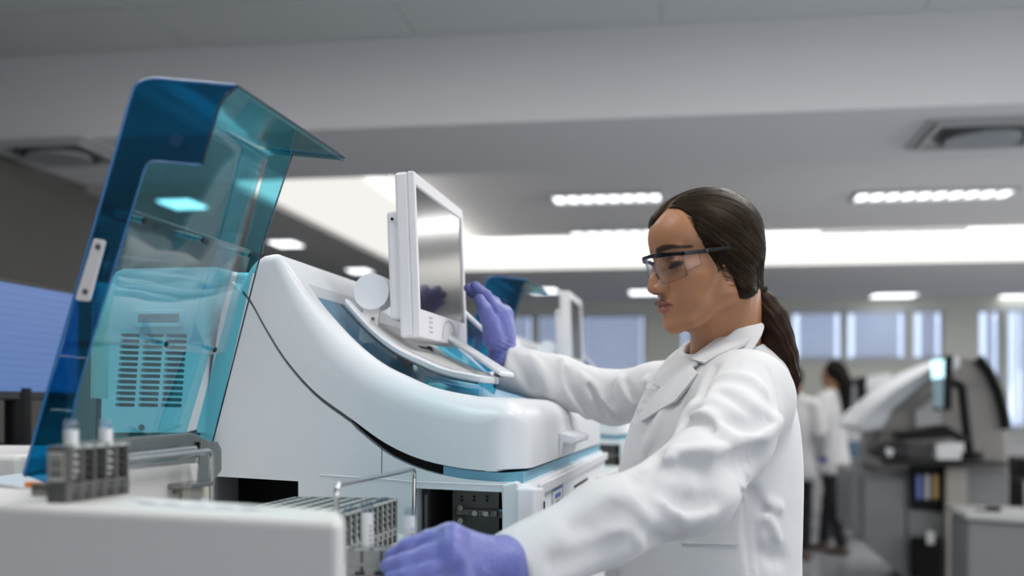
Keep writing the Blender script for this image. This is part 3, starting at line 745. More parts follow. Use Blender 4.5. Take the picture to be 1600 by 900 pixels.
# ================================================================ RACKS AND TUBES
RACKT = mat('pale_rack_top', (.42, .43, .43), .45)
def make_rack(name, L, Wd, H, nslot, label, loc, rz, group='grey sample racks', labelled=True, front=False, m=None):
    RACKG_ = m or RACKG
    t = empty(name, loc, rz, label, 'rack', group)
    # long axis along local Y; slots open at both long sides
    hb = H*.34
    base_ = box('base', (0, L/2, hb/2), (Wd, L, hb), RACKG_, t, bevel=.0012)
    e0 = L*.06 if labelled else L*.04
    end = box('end_block', (0, e0/2, hb+(H-hb)/2), (Wd, e0-.002, H-hb), RACKG_, t, bevel=.001)
    pit = (L-e0-.006)/nslot
    if front: box('front_plate', (Wd/2-.0025, L/2, hb+(H-hb)/2), (.004, L, H-hb), RACKG_, t, bevel=.0006)
    for i in range(nslot+1):
        box('divider', (0, e0+i*pit+.002, hb+(H-hb)/2), (Wd, .0042, H-hb), RACKG_, t)
    box('back_web', (-Wd*.22, (e0+L)/2, hb+(H-hb)/2), (Wd*.2, L-e0, (H-hb)*.98), RACKD, t)
    for sx_ in (-1, 1): box('top_rail', (sx_*(Wd/2-.0022), (e0+L)/2, H-.0015), (.0044, L-e0, .003), RACKT, t)
    for i in range(nslot):
        y = e0+(i+.5)*pit+.002
        box('number_tab', (Wd/2+.0003, y, hb*.72), (.0008, .0035, .005), RACKD, t)
        box('base_notch', (Wd/2+.0003, y-.002, hb*.28), (.0008, pit*.5, hb*.42), RACKD, t)
        for k in range(4): box('zigzag_mark', (Wd/2-.001, y, hb+.004+(k+.5)*(H-hb-.006)/4), (.0016, .003, (H-hb)/7), RACKD, t, rot=Matrix.Rotation(math.radians(45), 3, 'X'))
    if labelled:
        lb = box('barcode_label', (0, -.0004, hb+(H-hb)*.45), (Wd*.8, .0008, (H-hb)*.8), mat('beige_label', (.42, .40, .36), .6), t)
        for k, hh in enumerate((.0035, .002, .003, .0018)):
            box('bar', (0, -.0009, hb+(H-hb)*(.25+.14*k)), (Wd*.62, .0004, hh), RACKD, lb)
    return t, [e0+(i+.5)*pit+.002 for i in range(nslot)], hb
def make_tube(loc, H, r, label, group=None, capc=None, liq=(.62, .62, .64)):
    t = empty('sample_tube', loc, 0, label, 'tube', group)
    prof_ = [(.0, .0005), (r*.5, .0008), (r*.85, .003), (r, .007), (r, H)]
    vs, fs = [], []; n = 16
    inner_ = [(r-.0009, H), (r-.0009, .008), (0.0, .003)]
    pr = prof_+inner_
    for (rr, z) in pr:
        for k in range(n): a = 2*math.pi*k/n; vs.append((rr*math.cos(a), rr*math.sin(a), z))
    for i in range(len(pr)-1):
        for k in range(n): j = (k+1) % n; fs.append((i*n+k, i*n+j, (i+1)*n+j, (i+1)*n+k))
    mesh('glass', vs, fs, TUBEM, t, smooth=60)
    cyl('white_label', (0, 0, H*.18), (0, 0, H*.86), r+.0003, PAPER, t, n=16)
    for k in range(6): box('label_print', (r*.55, -r*.8, H*(.25+.08*k)), (.003, .001, .002), INKK, t)
    return t
# rack standing on the foreground cover
RL = at(88, 787, 1.055); RL.z = CZ
rk, ys, hb = make_rack('sample_rack', .118, .020, .053, 5, 'grey five-slot sample rack standing on the white front cover', RL, MTH, m=mat('dark_grey_rack', (.085, .085, .08), .5))
RM = Matrix.Translation(RL) @ Matrix.Rotation(MTH, 4, 'Z')
make_tube(RM @ Vector((.002, ys[0]+.002, .010)), .067, .0062, 'clear labelled tube in the front rack, nearer to the camera', 'tubes in the front rack')
make_tube(RM @ Vector((.002, ys[3]+.002, .010)), .067, .0062, 'clear labelled tube in the front rack, farther along it', 'tubes in the front rack')
# block of racks side by side on the deck
GR = 'racks side by side in the rack tray'
RZ = 1.1016
names = ['nearest her hand', 'second from her hand', 'third from her hand', 'fourth from her hand', 'fifth from her hand', 'sixth from her hand', 'farthest from her hand']
p0 = at(537, 800, 1.33)
for i in range(7):
    loc = Vector((p0.x, p0.y, RZ))+(MM.to_3x3() @ Vector((-.012-i*.0215, .0+.004*(i % 2), 0)))
    r_, ys_, hb_ = make_rack('sample_rack', .245, .020, .060, 10, 'grey ten-slot rack in the tray under the wire bracket, '+names[i], loc, MTH, GR, labelled=False)
    if i == 0:
        M_ = Matrix.Translation(loc) @ Matrix.Rotation(MTH, 4, 'Z')
        rack0 = [(M_ @ Vector((.002, y, .012))) for y in ys_]
for k, p in enumerate(rack0):
    if k in (1, 2, 4, 5, 7, 8): make_tube(p, .052, .0055, '%s short tube in the tray rack nearest her hand, counted from the front' % ['', 'foremost', 'second', '', 'third', 'fourth', '', 'fifth', 'rearmost'][k], 'tubes in the rack tray')
tr = prism('rack_tray', [Vector((p0.x, p0.y, 1.1002))+(MM.to_3x3() @ Vector(v)) for v in [(.004, -.006, 0), (.004, .26, 0), (-.16, .26, 0), (-.16, -.006, 0)]], (0, 0, .0012), WHITE2)
tag(tr, 'low white tray that carries the block of grey racks', 'tray')
# rack held in the gloved hand
HRZ = math.radians(-90+6)
hl = at(541, 897, 1.27); hl.z = 1.1005
hr, ysh, hbh = make_rack('held_rack', .118, .020, .031, 5, 'low grey rack held by the gloved left hand', hl, HRZ, 'racks in use', labelled=False, front=True)
HM = Matrix.Translation(hl) @ Matrix.Rotation(HRZ, 4, 'Z')
make_tube(HM @ Vector((0, ysh[0]+.006, .012)), .066, .0062, 'clear tube with yellow mark in the held rack, left one', 'tubes in the held rack')
make_tube(HM @ Vector((0, ysh[2]+.010, .008)), .066, .0058, 'clear tube in the held rack beside her fingertips', 'tubes in the held rack')
# ================================================================ FIGURES: smooth implicit bodies meshed by surface nets
def V(*a): return np.array(a, dtype=np.float32)
def s_len(d): return np.sqrt(np.einsum('ij,ij->i', d, d))
def sph(P, c, r): return s_len(P-V(*c))-r
def ell(P, c, r, R_=None):
    q = P-V(*c)
    if R_ is not None: q = q @ np.array(R_, dtype=np.float32)
    r = V(*r); k0 = s_len(q/r); k1 = s_len(q/(r*r)); return k0*(k0-1)/np.maximum(k1, 1e-6)
def cap(P, a, b, r1, r2=None):                    # tapered capsule
    a, b = V(*a), V(*b); r2 = r1 if r2 is None else r2; ba = b-a
    h = np.clip(((P-a) @ ba)/max(1e-9, float(ba @ ba)), 0, 1); return s_len(P-a-h[:, None]*ba)-(r1+(r2-r1)*h)
def chain(P, pts, rs, k=0):
    d = None
    for i in range(len(pts)-1):
        e = cap(P, pts[i], pts[i+1], rs[i], rs[i+1]); d = e if d is None else (smin(d, e, k) if k else np.minimum(d, e))
    return d
def smin(a, b, k):
    h = np.maximum(k-np.abs(a-b), 0)/k; return np.minimum(a, b)-h*h*k*.25
def smax(a, b, k): return -smin(-a, -b, k)
def ssub(a, b, k): return smax(a, -b, k)          # a minus b

def surf_nets(f, lo, hi, h, blk=8):
    lo = np.array(lo, dtype=np.float64); n = (np.ceil((np.array(hi)-lo)/h).astype(int)//blk+1)*blk
    nb = n//blk; F = np.full(tuple(n+1), 1.0, dtype=np.float32)
    bi = np.stack(np.meshgrid(*[np.arange(k) for k in nb], indexing='ij'), -1).reshape(-1, 3)
    ctr = (lo+(bi+.5)*blk*h).astype(np.float32); fc = f(ctr); act = np.abs(fc) < blk*h*.87*1.5+h*2
    for b, v in zip(bi[~act], fc[~act]):
        s = b*blk; F[s[0]:s[0]+blk+1, s[1]:s[1]+blk+1, s[2]:s[2]+blk+1] = 1.0 if v > 0 else -1.0
    L = np.stack(np.meshgrid(*[np.arange(blk+1)]*3, indexing='ij'), -1).reshape(-1, 3)
    ab = bi[act]
    for c in range(0, len(ab), 400):
        sub = ab[c:c+400]; idx = (sub[:, None, :]*blk+L[None]).reshape(-1, 3)
        P = (lo+idx*h).astype(np.float32); F[idx[:, 0], idx[:, 1], idx[:, 2]] = f(P)
    S = F < 0; cnt = np.zeros(tuple(np.array(F.shape)-1), dtype=np.int8)
    for a in (0, 1):
        for b in (0, 1):
            for c in (0, 1): cnt += S[a:S.shape[0]-1+a, b:S.shape[1]-1+b, c:S.shape[2]-1+c]
    cells = np.argwhere((cnt > 0) & (cnt < 8)); vid = np.full(cnt.shape, -1, dtype=np.int64); vid[tuple(cells.T)] = np.arange(len(cells))
    acc = np.zeros((len(cells), 3)); m = np.zeros(len(cells)); cor = [(a, b, c) for a in (0, 1) for b in (0, 1) for c in (0, 1)]
    for i in range(8):
        for j in range(i+1, 8):
            if sum(abs(cor[i][q]-cor[j][q]) for q in range(3)) != 1: continue
            A = cells+cor[i]; B = cells+cor[j]; fa = F[tuple(A.T)]; fb = F[tuple(B.T)]; x = (fa < 0) != (fb < 0)
            t = np.where(x, fa/np.where(x, fa-fb, 1), 0); p = np.array(cor[i])+t[:, None]*(np.array(cor[j])-np.array(cor[i])); acc[x] += p[x]; m[x] += 1
    vs = lo+(cells+acc/m[:, None])*h
    fs = []
    for ax in range(3):
        sl0 = [slice(None)]*3; sl1 = [slice(None)]*3; sl0[ax] = slice(0, -1); sl1[ax] = slice(1, None)
        E = np.argwhere(S[tuple(sl0)] != S[tuple(sl1)]); o1, o2 = (ax+1) % 3, (ax+2) % 3
        E = E[(E[:, o1] > 0) & (E[:, o2] > 0) & (E[:, o1] < cnt.shape[o1]) & (E[:, o2] < cnt.shape[o2])]
        s0 = S[tuple(E.T)]; q = []
        for d1, d2 in ((1, 1), (0, 1), (0, 0), (1, 0)):
            e = E.copy(); e[:, o1] -= d1; e[:, o2] -= d2; q.append(vid[tuple(e.T)])
        q = np.stack(q, -1); q[~s0] = q[~s0][:, ::-1]; fs.append(q)
    return vs, np.concatenate(fs)
def project(f, vs, it=1, e=.0004):
    P = vs.astype(np.float32)
    for _ in range(it):
        d = f(P); g = np.stack([(f(P+V(*(e*np.eye(3)[i])))-d)/e for i in range(3)], -1)
        P = P-np.clip(d, -.004, .004)[:, None]*g/np.maximum((g*g).sum(-1), .25)[:, None]
    return P
def sdf_mesh(name, f, lo, hi, h, m, parent=None, color=None, proj=True, label=None):
    vs, fs = surf_nets(f, lo, hi, h)
    if proj: vs = project(f, vs)
    me = bpy.data.meshes.new(name); me.vertices.add(len(vs)); me.vertices.foreach_set('co', np.asarray(vs, dtype=np.float32).ravel())
    me.loops.add(fs.size); me.loops.foreach_set('vertex_index', fs.ravel().astype(np.int32)); me.polygons.add(len(fs))
    me.polygons.foreach_set('loop_start', np.arange(0, fs.size, 4, dtype=np.int32)); me.update(calc_edges=True); me.validate()
    if color is not None:
        c = color(np.asarray(vs, dtype=np.float32)); ca = me.color_attributes.new('Col', 'FLOAT_COLOR', 'POINT')
        ca.data.foreach_set('color', np.concatenate([c, np.ones((len(c), 1))], 1).astype(np.float32).ravel())
    return finish(name, me, m, parent, smooth=180, label=label, fixn=False)
def march(f, px, py, d0=.7, d1=4., out=False):
    """first point of a body met from the eye through a photo point"""
    r = V((px-800)/FPX, 1, (HOR-py)/FPX); e = V(*EYE); t = d0; L = float(np.sqrt((r*r).sum()))
    for _ in range(90):
        d = float(f((e+r*t)[None])[0])
        if d < .0006: break
        t += max(d, .0006)/L*.8
        if t > d1: return None
    return e+r*t
def march_many(f, pts, d0=.7, d1=4.):
    pts = np.array(pts, dtype=np.float32); R = np.stack([(pts[:, 0]-800)/FPX, np.ones(len(pts)), (HOR-pts[:, 1])/FPX], -1).astype(np.float32)
    L = s_len(R); t = np.full(len(pts), d0, dtype=np.float32); e = V(*EYE); act = np.ones(len(pts), bool); hit = np.zeros(len(pts), bool)
    for _ in range(110):
        if not act.any(): break
        i = np.where(act)[0]; d = f(e+R[i]*t[i, None]); h = d < .0007; hit[i[h]] = True; t[i[~h]] += np.maximum(d[~h], .0006)/L[i[~h]]*.85
        act[i[h]] = False; act[t > d1] = False
    return e+R*t[:, None], hit
def grad(f, p, e=.001):
    g = V(*[float(f((p+V(*(e*np.eye(3)[i])))[None])[0]-f((p-V(*(e*np.eye(3)[i])))[None])[0]) for i in range(3)]); return g/max(1e-6, float(np.sqrt(g @ g)))

def vcol_mat(name, rough=.45, sss=0, bump=.1, bs=300, spec=.5):
    m = bpy.data.materials.new(name); m.use_nodes = True; nt = m.node_tree; b = nt.nodes['Principled BSDF']; MATS[name] = m
    a = nt.nodes.new('ShaderNodeVertexColor'); a.layer_name = 'Col'; b.inputs['Roughness'].default_value = rough; b.inputs['Specular IOR Level'].default_value = spec
    tc = nt.nodes.new('ShaderNodeTexCoord'); n = nt.nodes.new('ShaderNodeTexNoise'); n.inputs['Scale'].default_value = 35; n.inputs['Detail'].default_value = 6
    mx = nt.nodes.new('ShaderNodeMix'); mx.data_type = 'RGBA'; mx.blend_type = 'MULTIPLY'; mx.inputs['Factor'].default_value = .35
    cr = nt.nodes.new('ShaderNodeMapRange'); cr.inputs['To Min'].default_value = .78; cr.inputs['To Max'].default_value = 1.15
    nt.links.new(tc.outputs['Object'], n.inputs[0]); nt.links.new(n.outputs[0], cr.inputs['Value']); nt.links.new(cr.outputs[0], mx.inputs['B'])
    nt.links.new(a.outputs[0], mx.inputs['A']); nt.links.new(mx.outputs['Result'], b.inputs['Base Color'])
    n2 = nt.nodes.new('ShaderNodeTexNoise'); n2.inputs['Scale'].default_value = bs; bp = nt.nodes.new('ShaderNodeBump'); bp.inputs['Strength'].default_value = bump; bp.inputs['Distance'].default_value = .002
    nt.links.new(tc.outputs['Object'], n2.inputs[0]); nt.links.new(n2.outputs[0], bp.inputs['Height']); nt.links.new(bp.outputs[0], b.inputs['Normal'])
    if sss:
        b.inputs['Subsurface Weight'].default_value = sss; b.inputs['Subsurface Radius'].default_value = (1, .35, .2); b.inputs['Subsurface Scale'].default_value = .006
    return m
SKIN = vcol_mat('skin', .42, .15, .12, 420, .4)
COTTON = coat_mat()

# ---------------- head, in its own frame (centimetres; x to the face, y to her left, z up, z=0 at the eyes)
HS = .0097
def head_sdf(Q):
    """Q in cm"""
    Y = Q.copy(); Y[:, 1] = np.abs(Y[:, 1])
    d = ell(Q, (-.5, 0, 3.0), (8.7, 6.9, 7.3))                      # cranium
    d = smin(d, ell(Q, (3.4, 0, 3.5), (5.6, 5.8, 5.0)), 2.0)         # forehead
    d = smin(d, ell(Q, (2.9, 0, -2.8), (5.6, 5.4, 6.6)), 2.0)        # face block
    d = smin(d, cap(Y, (-.2, 4.7, -6.2), (5.0, 2.5, -9.5), 1.5, 1.6), 2.4)   # jaw
    d = smin(d, cap(Y, (-.6, 5.3, -2.0), (-.2, 4.7, -6.0), 1.3, 1.4), 2.2)
    d = smin(d, ell(Q, (7.2, 0, -9.7), (1.9, 2.1, 1.8)), 1.8)          # chin
    d = smin(d, ell(Y, (4.6, 4.0, -2.6), (2.3, 1.9, 1.7)), 2.0)      # cheekbone
    d = smin(d, ell(Y, (5.6, 2.6, -5.2), (2.2, 2.1, 2.4)), 2.0)      # cheek
    d = smin(d, cap(Y, (8.1, .9, 1.5), (6.6, 4.0, 1.7), .75, .6), 1.1)   # brow ridge
    d = smin(d, ell(Q, (7.2, 0, -6.9), (1.9, 2.4, 2.1)), 1.2)       # muzzle
    d = ssub(d, ell(Y, (8.8, 3.2, -.35), (1.75, 2.1, 1.4)), 1.1)    # sockets
    # nose
    n = chain(Q, [(8.05, 0, .9), (8.75, 0, -.6), (9.6, 0, -2.6), (10.05, 0, -3.75)], [.62, .60, .74, .84], .5)
    d = smin(d, n, .75)
    d = smin(d, cap(Y, (7.4, .9, -.6), (8.6, 1.15, -3.6), .6, .5), 1.2)
    d = smin(d, ell(Y, (9.1, 1.12, -4.1), (.95, .55, .68)), .8)      # wings
    d = ssub(d, ell(Y, (9.55, .62, -4.78), (.62, .30, .42)), .22)     # nostrils
    d = ssub(d, ell(Y, (9.0, 2.15, -4.2), (.7, .25, .7)), .5)
    # lips
    up = chain(Y, [(9.35, 0, -6.35), (9.38, .55, -6.22), (8.8, 1.5, -6.55), (8.0, 2.2, -6.95)], [.36, .40, .32, .12], .25)
    lo_ = chain(Y, [(9.15, 0, -7.45), (9.05, .7, -7.43), (8.45, 1.5, -7.28), (7.95, 2.1, -7.0)], [.48, .46, .34, .12], .25)
    d = smin(d, up, .35); d = smin(d, lo_, .38)
    sl = chain(Y, [(9.85, 0, -6.90), (9.55, .8, -6.85), (8.9, 1.6, -6.92), (8.3, 2.25, -7.0)], [.06, .07, .08, .09], .1)
    d = ssub(d, sl, .22)
    d = ssub(d, cap(Q, (9.35, 0, -5.15), (9.55, 0, -5.85), .16, .22), .4)     # philtrum
    # lids: a ball in the socket with a fine slit, eyes cast down
    lid = ell(Y, (6.5, 3.35, -.5), (1.36, 1.5, 1.22)); d = smin(d, lid, .32)
    slit = chain(Y, [(7.45, 2.35, -1.1), (7.85, 3.1, -1.17), (7.65, 3.85, -1.15), (7.1, 4.55, -.97)], [.05, .15, .15, .05], .1)
    d = ssub(d, slit, .12)
    crease = chain(Y, [(7.7, 2.2, .05), (8.05, 3.1, .35), (7.3, 4.5, .05)], [.07, .10, .06], .1); d = ssub(d, crease, .30)
    # ear
    e = ell(Y, (-.9, 6.2, -2.6), (1.6, .55, 2.7)); e = ssub(e, ell(Y, (-.6, 6.9, -2.3), (.95, .5, 1.8)), .3); e = smin(e, sph(Y, (-.2, 6.1, -5.0), .6), .5)
    d = smin(d, e, .35)
    # neck
    return d
def head_col(Q):
    Y = Q.copy(); Y[:, 1] = np.abs(Y[:, 1]); n = len(Q)
    c = np.tile(np.array([.40, .19, .098]), (n, 1))
    def mixc(mask, col): 
        m = np.clip(mask, 0, 1)[:, None]; return c*(1-m)+np.array(col)*m
    warm = np.exp(-(((Y[:, 0]-6.5)/3)**2+((Y[:, 1]-4)/2.2)**2+((Y[:, 2]+3.2)/2)**2)); c = mixc(warm*.35, (.46, .19, .11))
    nose = np.exp(-(((Q[:, 0]-10.3)/1.5)**2+(Q[:, 1]/1.4)**2+((Q[:, 2]+3.8)/1.2)**2)); c = mixc(nose*.3, (.45, .20, .12))
    eye = np.exp(-(((Y[:, 1]-3.3)/1.7)**4+((Y[:, 2]+.1)/1.1)**4))*(Y[:, 0] > 6); c = mixc(eye*.7, (.15, .065, .04))
    # eyebrow (grown hair)
    bz = 1.75+.50*np.sin(np.clip((Y[:, 1]-1.4)/3.9, 0, 1)*math.pi*.85)-.10*(Y[:, 1]-1.4)
    th = .62-.42*np.clip((Y[:, 1]-2.6)/3.4, 0, 1)
    b = np.clip(2.4-2.2*np.abs(Y[:, 2]-bz)/th, 0, 1)*(Y[:, 1] > 1.3)*(Y[:, 1] < 5.8)*(Y[:, 0] > 4); c = mixc(b*.95, (.022, .013, .009))
    # make-up line and lashes along the slit
    ln = chain(Y, [(7.5, 2.15, -1.03), (7.9, 3.15, -1.01), (7.65, 3.95, -.97), (6.65, 5.1, -.70)], [.20, .36, .40, .16], .1)
    c = mixc(np.clip(1-ln/.20, 0, 1)*(Q[:, 0] > 6), (.012, .008, .007))
    # lips
    up = chain(Y, [(9.45, 0, -6.38), (9.45, .5, -6.28), (8.8, 1.5, -6.58), (8.0, 2.3, -6.95)], [.42, .46, .36, .14], .2)
    lo_ = chain(Y, [(9.25, 0, -7.42), (9.05, .7, -7.40), (8.45, 1.5, -7.28), (7.95, 2.2, -7.02)], [.54, .52, .38, .12], .2)
    c = mixc(np.clip(1-(up-.02)/.12, 0, 1), (.17, .065, .05)); c = mixc(np.clip(1-(lo_-.02)/.12, 0, 1), (.32, .115, .09))
    return c.astype(np.float32)
# ================================================================ THE WOMAN
HY = math.radians(180+15); HP = math.radians(9)
HROT = Matrix.Rotation(HY, 3, 'Z') @ Matrix.Rotation(HP, 3, 'Y')
HC = at(1105, 401, 1.76)
HRn = np.array(HROT, dtype=np.float32)
def toh(P): return ((P-V(*HC)) @ HRn)/HS            # world -> head cm
def toW(q): return V(*HC)+(HRn @ V(*q))*HS
def A3(px, py, d): return tuple(at(px, py, d))
def noise3(P, s, seed=0):
    """cheap smooth pseudo noise"""
    r = np.random.RandomState(seed); v = np.zeros(len(P), dtype=np.float32)
    for k in range(5):
        w = r.normal(size=3); w = w/np.linalg.norm(w)*s*(.7+.35*k); v += np.sin(P @ w.astype(np.float32)+r.rand()*6.28+1.3*np.sin(P @ (w[[1, 2, 0]]*.6).astype(np.float32)))/(1+.35*k)
    return v/3
NECK = A3(1138, 590, 1.83)
def body_f(P):
    Q = toh(P); d = head_sdf(Q)
    b = Q @ np.eye(3, dtype=np.float32)
    nb = toh(V(*NECK)[None])[0]
    n = cap(Q, (-2.9, 0, -4.5), tuple(nb), 5.1, 5.9)
    n = smin(n, cap(Q, (1.4, 0, -9.5), tuple(nb+V(2.2, 0, 2)), 2.4, 3.4), 2.5)
    d = smin(d, n, 2.2)
    st = cap(Q, (-3.2, 5.6, -5.6), tuple(nb+V(3.2, 1.6, -.5)), 1.0, 1.2); d = smin(d, st, 1.5)
    t = ell(Q, tuple(nb+V(1, 0, -6)), (6, 11, 7)); d = smin(d, t, 4)
    return d*HS
# ---------------- lab coat
SL, EL, WL = A3(1165, 622, 1.68), A3(1080, 762, 1.45), A3(800, 890, 1.315)
SR, ER, WR = A3(1098, 602, 2.00), A3(958, 622, 2.17), A3(784, 572, 2.12)
BY = math.radians(180+12); BR = np.array(Matrix.Rotation(BY, 3, 'Z'), dtype=np.float32)
def coat_base(P, part=None):
    d = ell(P, A3(1124, 676, 1.84), (.108, .165, .165), BR)
    d = smin(d, chain(P, [SR, A3(1122, 598, 1.90), A3(1150, 604, 1.77), SL], [.056, .050, .050, .060]), .04)
    d = smin(d, cap(P, A3(1185, 588, 1.80), A3(1175, 560, 1.81), .045, .03), .04)
    d = smin(d, ell(P, A3(1105, 700, 1.83), (.112, .15, .13), BR), .05)             # chest
    d = smin(d, ell(P, A3(1106, 800, 1.83), (.110, .165, .17), BR), .08)
    d = smin(d, ell(P, A3(1106, 960, 1.83), (.122, .185, .25), BR), .10)
    d = smin(d, ell(P, A3(1108, 1120, 1.83), (.155, .215, .22), BR), .10)
    # open front edge of the coat hanging forward
    d = smin(d, chain(P, [A3(1056, 615, 1.80), A3(1008, 672, 1.80), A3(990, 740, 1.80), A3(986, 830, 1.80), A3(990, 930, 1.80)], [.012, .014, .016, .016, .016]), .045)
    d = smin(d, chain(P, [A3(1075, 585, 1.93), A3(1040, 660, 1.93), A3(1010, 740, 1.93), A3(1005, 900, 1.93)], [.03, .03, .03, .03]), .05)
    if part == 'torso': return d
    # near sleeve
    mid = tuple((V(*SL)*.5+V(*EL)*.5)+V(.006, -.01, .004)); fm = tuple(V(*EL)*.5+V(*WL)*.5+V(0, 0, .004))
    s = chain(P, [SL, mid, EL], [.068, .060, .056], .03); s = smin(s, chain(P, [EL, fm, WL], [.053, .051, .045], .02), .03)
    d = smin(d, s, .035)
    # far sleeve
    mr = tuple(V(*SR)*.5+V(*ER)*.5); fr = tuple(V(*ER)*.5+V(*WR)*.5)
    s = chain(P, [SR, mr, ER], [.060, .052, .050], .02); s = smin(s, chain(P, [ER, fr, WR], [.047, .046, .045], .02), .02)
    d = smin(d, s, .03)
    d = smax(d, -(P[:, 2]-.70), .01)
    return d
torso_f = lambda P: coat_base(P, 'torso')
def on(px, py, off=0.):
    p = march(coat_base, px, py)
    if p is None: return None
    return p+grad(coat_base, p)*off
VAL = [  # valleys: photo points, radius, softness
    ([(1080,728),(1110,740),(1132,740),(1152,727),(1182,710)], .011, .030), ([(1068,664),(1084,657),(1104,661),(1112,672)], .005, .016),
    ([(1070,726),(1050,744),(1041,762)], .005, .016), ([(1004,738),(999,758)], .005, .018), ([(1058,782),(1090,786),(1116,777)], .007, .022),
    ([(1082,738),(1062,764),(1052,778)], .0035, .012), ([(878,838),(900,845),(914,856)], .005, .020),
    ([(895,874),(940,882),(990,876)], .006, .024), ([(1012,775),(1028,769),(1042,761)], .0035, .012), ([(1016,748),(1010,770),(1022,790)], .003, .016),
    ([(884,580),(893,608),(916,640)], .0055, .014), ([(944,634),(960,648),(972,654)], .005, .014), ([(956,602),(951,616),(957,630)], .004, .012),
    ([(978,596),(992,622),(1008,634)], .003, .010), ([(1018,594),(1021,602),(1026,609)], .0035, .010), ([(918,600),(936,628),(944,650)], .004, .014),
    ([(800,556),(815,580),(826,604)], .003, .014),
    ([(1170,740),(1176,800),(1184,860),(1189,898)], .0035, .010), ([(1176,768),(1190,796)], .003, .018), ([(1198,866),(1220,873)], .004, .026),
    ([(1115,574),(1101,600),(1092,622)], .0045, .016), ([(1088,638),(1072,650),(1066,664)], .004, .014), ([(1160,760),(1166,820),(1174,896)], .003, .010),
    ([(1030,700),(1020,730),(1012,752)], .004, .018), ([(1130,612),(1150,622),(1172,640)], .003, .02),
    ([(1150,660),(1176,664),(1200,655)], .004, .022), ([(1020,840),(1040,850),(1060,842)], .004, .018), ([(940,792),(955,812),(962,830)], .003, .016),
]
RDG = [
    ([(1052,707),(1080,708),(1110,707),(1136,704),(1146,698),(1162,692),(1190,680),(1216,656)], .0055, .022), ([(1080,651),(1100,651),(1114,663),(1136,684),(1144,695)], .005, .018),
    ([(1018,742),(1028,758),(1044,774),(1060,798),(1070,814)], .0055, .018), ([(1066,719),(1036,721),(1022,726)], .0045, .016),
    ([(1080,800),(1098,802),(1112,790)], .006, .022), ([(926,852),(950,864),(974,869),(992,858)], .006, .020),
    ([(856,890),(900,887)], .006, .022), ([(878,563),(880,586),(888,616),(908,640),(918,651)], .0050, .012), ([(908,588),(928,611),(952,635),(972,650)], .005, .014),
    ([(968,590),(976,608),(986,626),(1004,639)], .005, .012), ([(1010,592),(1014,602),(1021,611)], .004, .010), ([(830,560),(850,590),(860,616)], .004, .018),
    ([(1162,750),(1170,820),(1180,894)], .003, .010), ([(1188,800),(1206,820),(1216,846)], .0025, .014), ([(1200,787),(1217,793)], .002, .018),
    ([(1040,640),(1024,676),(1014,700)], .004, .018), ([(890,815),(930,800),(960,795)], .004, .022), ([(1140,590),(1170,596),(1190,612)], .004, .025),
]
def bake(lst, off, f=coat_base):
    """photo polylines -> dense chains of points lying on the coat surface"""
    px, own = [], []
    for j, (pts, r, k) in enumerate(lst):
        c = [(p[0], p[1]) for p in catmull([(q[0], q[1], 0) for q in pts], 4)] if len(pts) > 2 else [tuple(np.array(pts[0])+(np.array(pts[-1])-np.array(pts[0]))*t) for t in (0, .33, .66, 1)]
        px += c; own += [j]*len(c)
    P, hit = march_many(f, px); own = np.array(own)
    d0 = f(P); g = np.stack([f(P+V(*(.002*np.eye(3)[i])))-d0 for i in range(3)], -1); g /= np.maximum(s_len(g), 1e-6)[:, None]; P = P+g*off
    out = []
    for j, (pts, r, k) in enumerate(lst):
        q = P[(own == j) & hit]
        if len(q) < 2: continue
        cutp = [0]+[i+1 for i in range(len(q)-1) if np.linalg.norm(q[i+1]-q[i]) > .045]+[len(q)]
        for a_, b_ in zip(cutp, cutp[1:]):
            if b_-a_ > 1:
                n = b_-a_; tp = [r*min(1, .35+1.3*min(i, n-1-i)/max(1, n*.35)) for i in range(n)]; out.append((q[a_:b_], tp, k))
    return out
def soft(L):                                   # the forearm is nearest: keep its folds shallow
    return [(p, r, k) for p, r, k in L if not (sum(q[0] for q in p)/len(p) < 1015 and p[0][1] > 770)]
vals, rdgs = bake(soft(VAL)+[([(872,882),(925,866),(985,846)], .003, .030), ([(968,795),(990,806),(1006,822)], .002, .022), ([(905,822),(930,818),(950,806)], .002, .030)], .0), bake(soft(RDG)+[([(930,840),(965,842),(1000,836)], .003, .030)], .0005)
seams = bake([([(1198,574),(1210,604),(1218,636),(1221,660)], .0016, .006), ([(850,880),(890,863),(932,846),(996,814),(1016,804)], .0012, .005),
              ([(1185,540),(1160,556),(1150,575)], .0012, .005)], .0012)
def coat_f(P):
    d = coat_base(P); near = d < .05; Pn = P[near]; e = d[near]
    for lst, op, gain in ((rdgs, smin, 1.15), (vals, ssub, 1.15), (seams, ssub, 1)):
        for q, r, k in lst:
            c = np.mean(q, axis=0); R_ = max(np.linalg.norm(np.array(q)-c, axis=1))+max(r)+k*gain; m = ((Pn-V(*c))**2).sum(-1) < R_*R_
            if m.any(): e[m] = op(e[m], chain(Pn[m], q, [x*gain for x in r]), k*gain)
    e = e + .0015*noise3(Pn*V(1, 1, .7), 26, 3)+.0004*noise3(Pn, 80, 4)
    # cuffs: sleeve ends cut square and hollow
    for w, a, r in ((WL, EL, .041), (WR, ER, .040)):
        ax = V(*w)-V(*a); ax /= np.sqrt(ax @ ax); pl = (Pn-V(*w)) @ ax; loc = s_len(Pn-V(*w)) < .16
        e = np.where(loc, smax(e, pl-.004, .006), e)
        e = np.where(loc, ssub(e, cap(Pn, tuple(V(*w)-ax*.035), tuple(V(*w)+ax*.05), r*.78), .004), e)
    d[near] = e
    n0 = toh(V(*NECK)[None])[0]; Q = toh(P)
    d = ssub(d, cap(Q, (-2.6, 0, -6), tuple(n0+V(1.0, 0, 1.5)), 6.0, 6.2)*HS, .01)
    return d
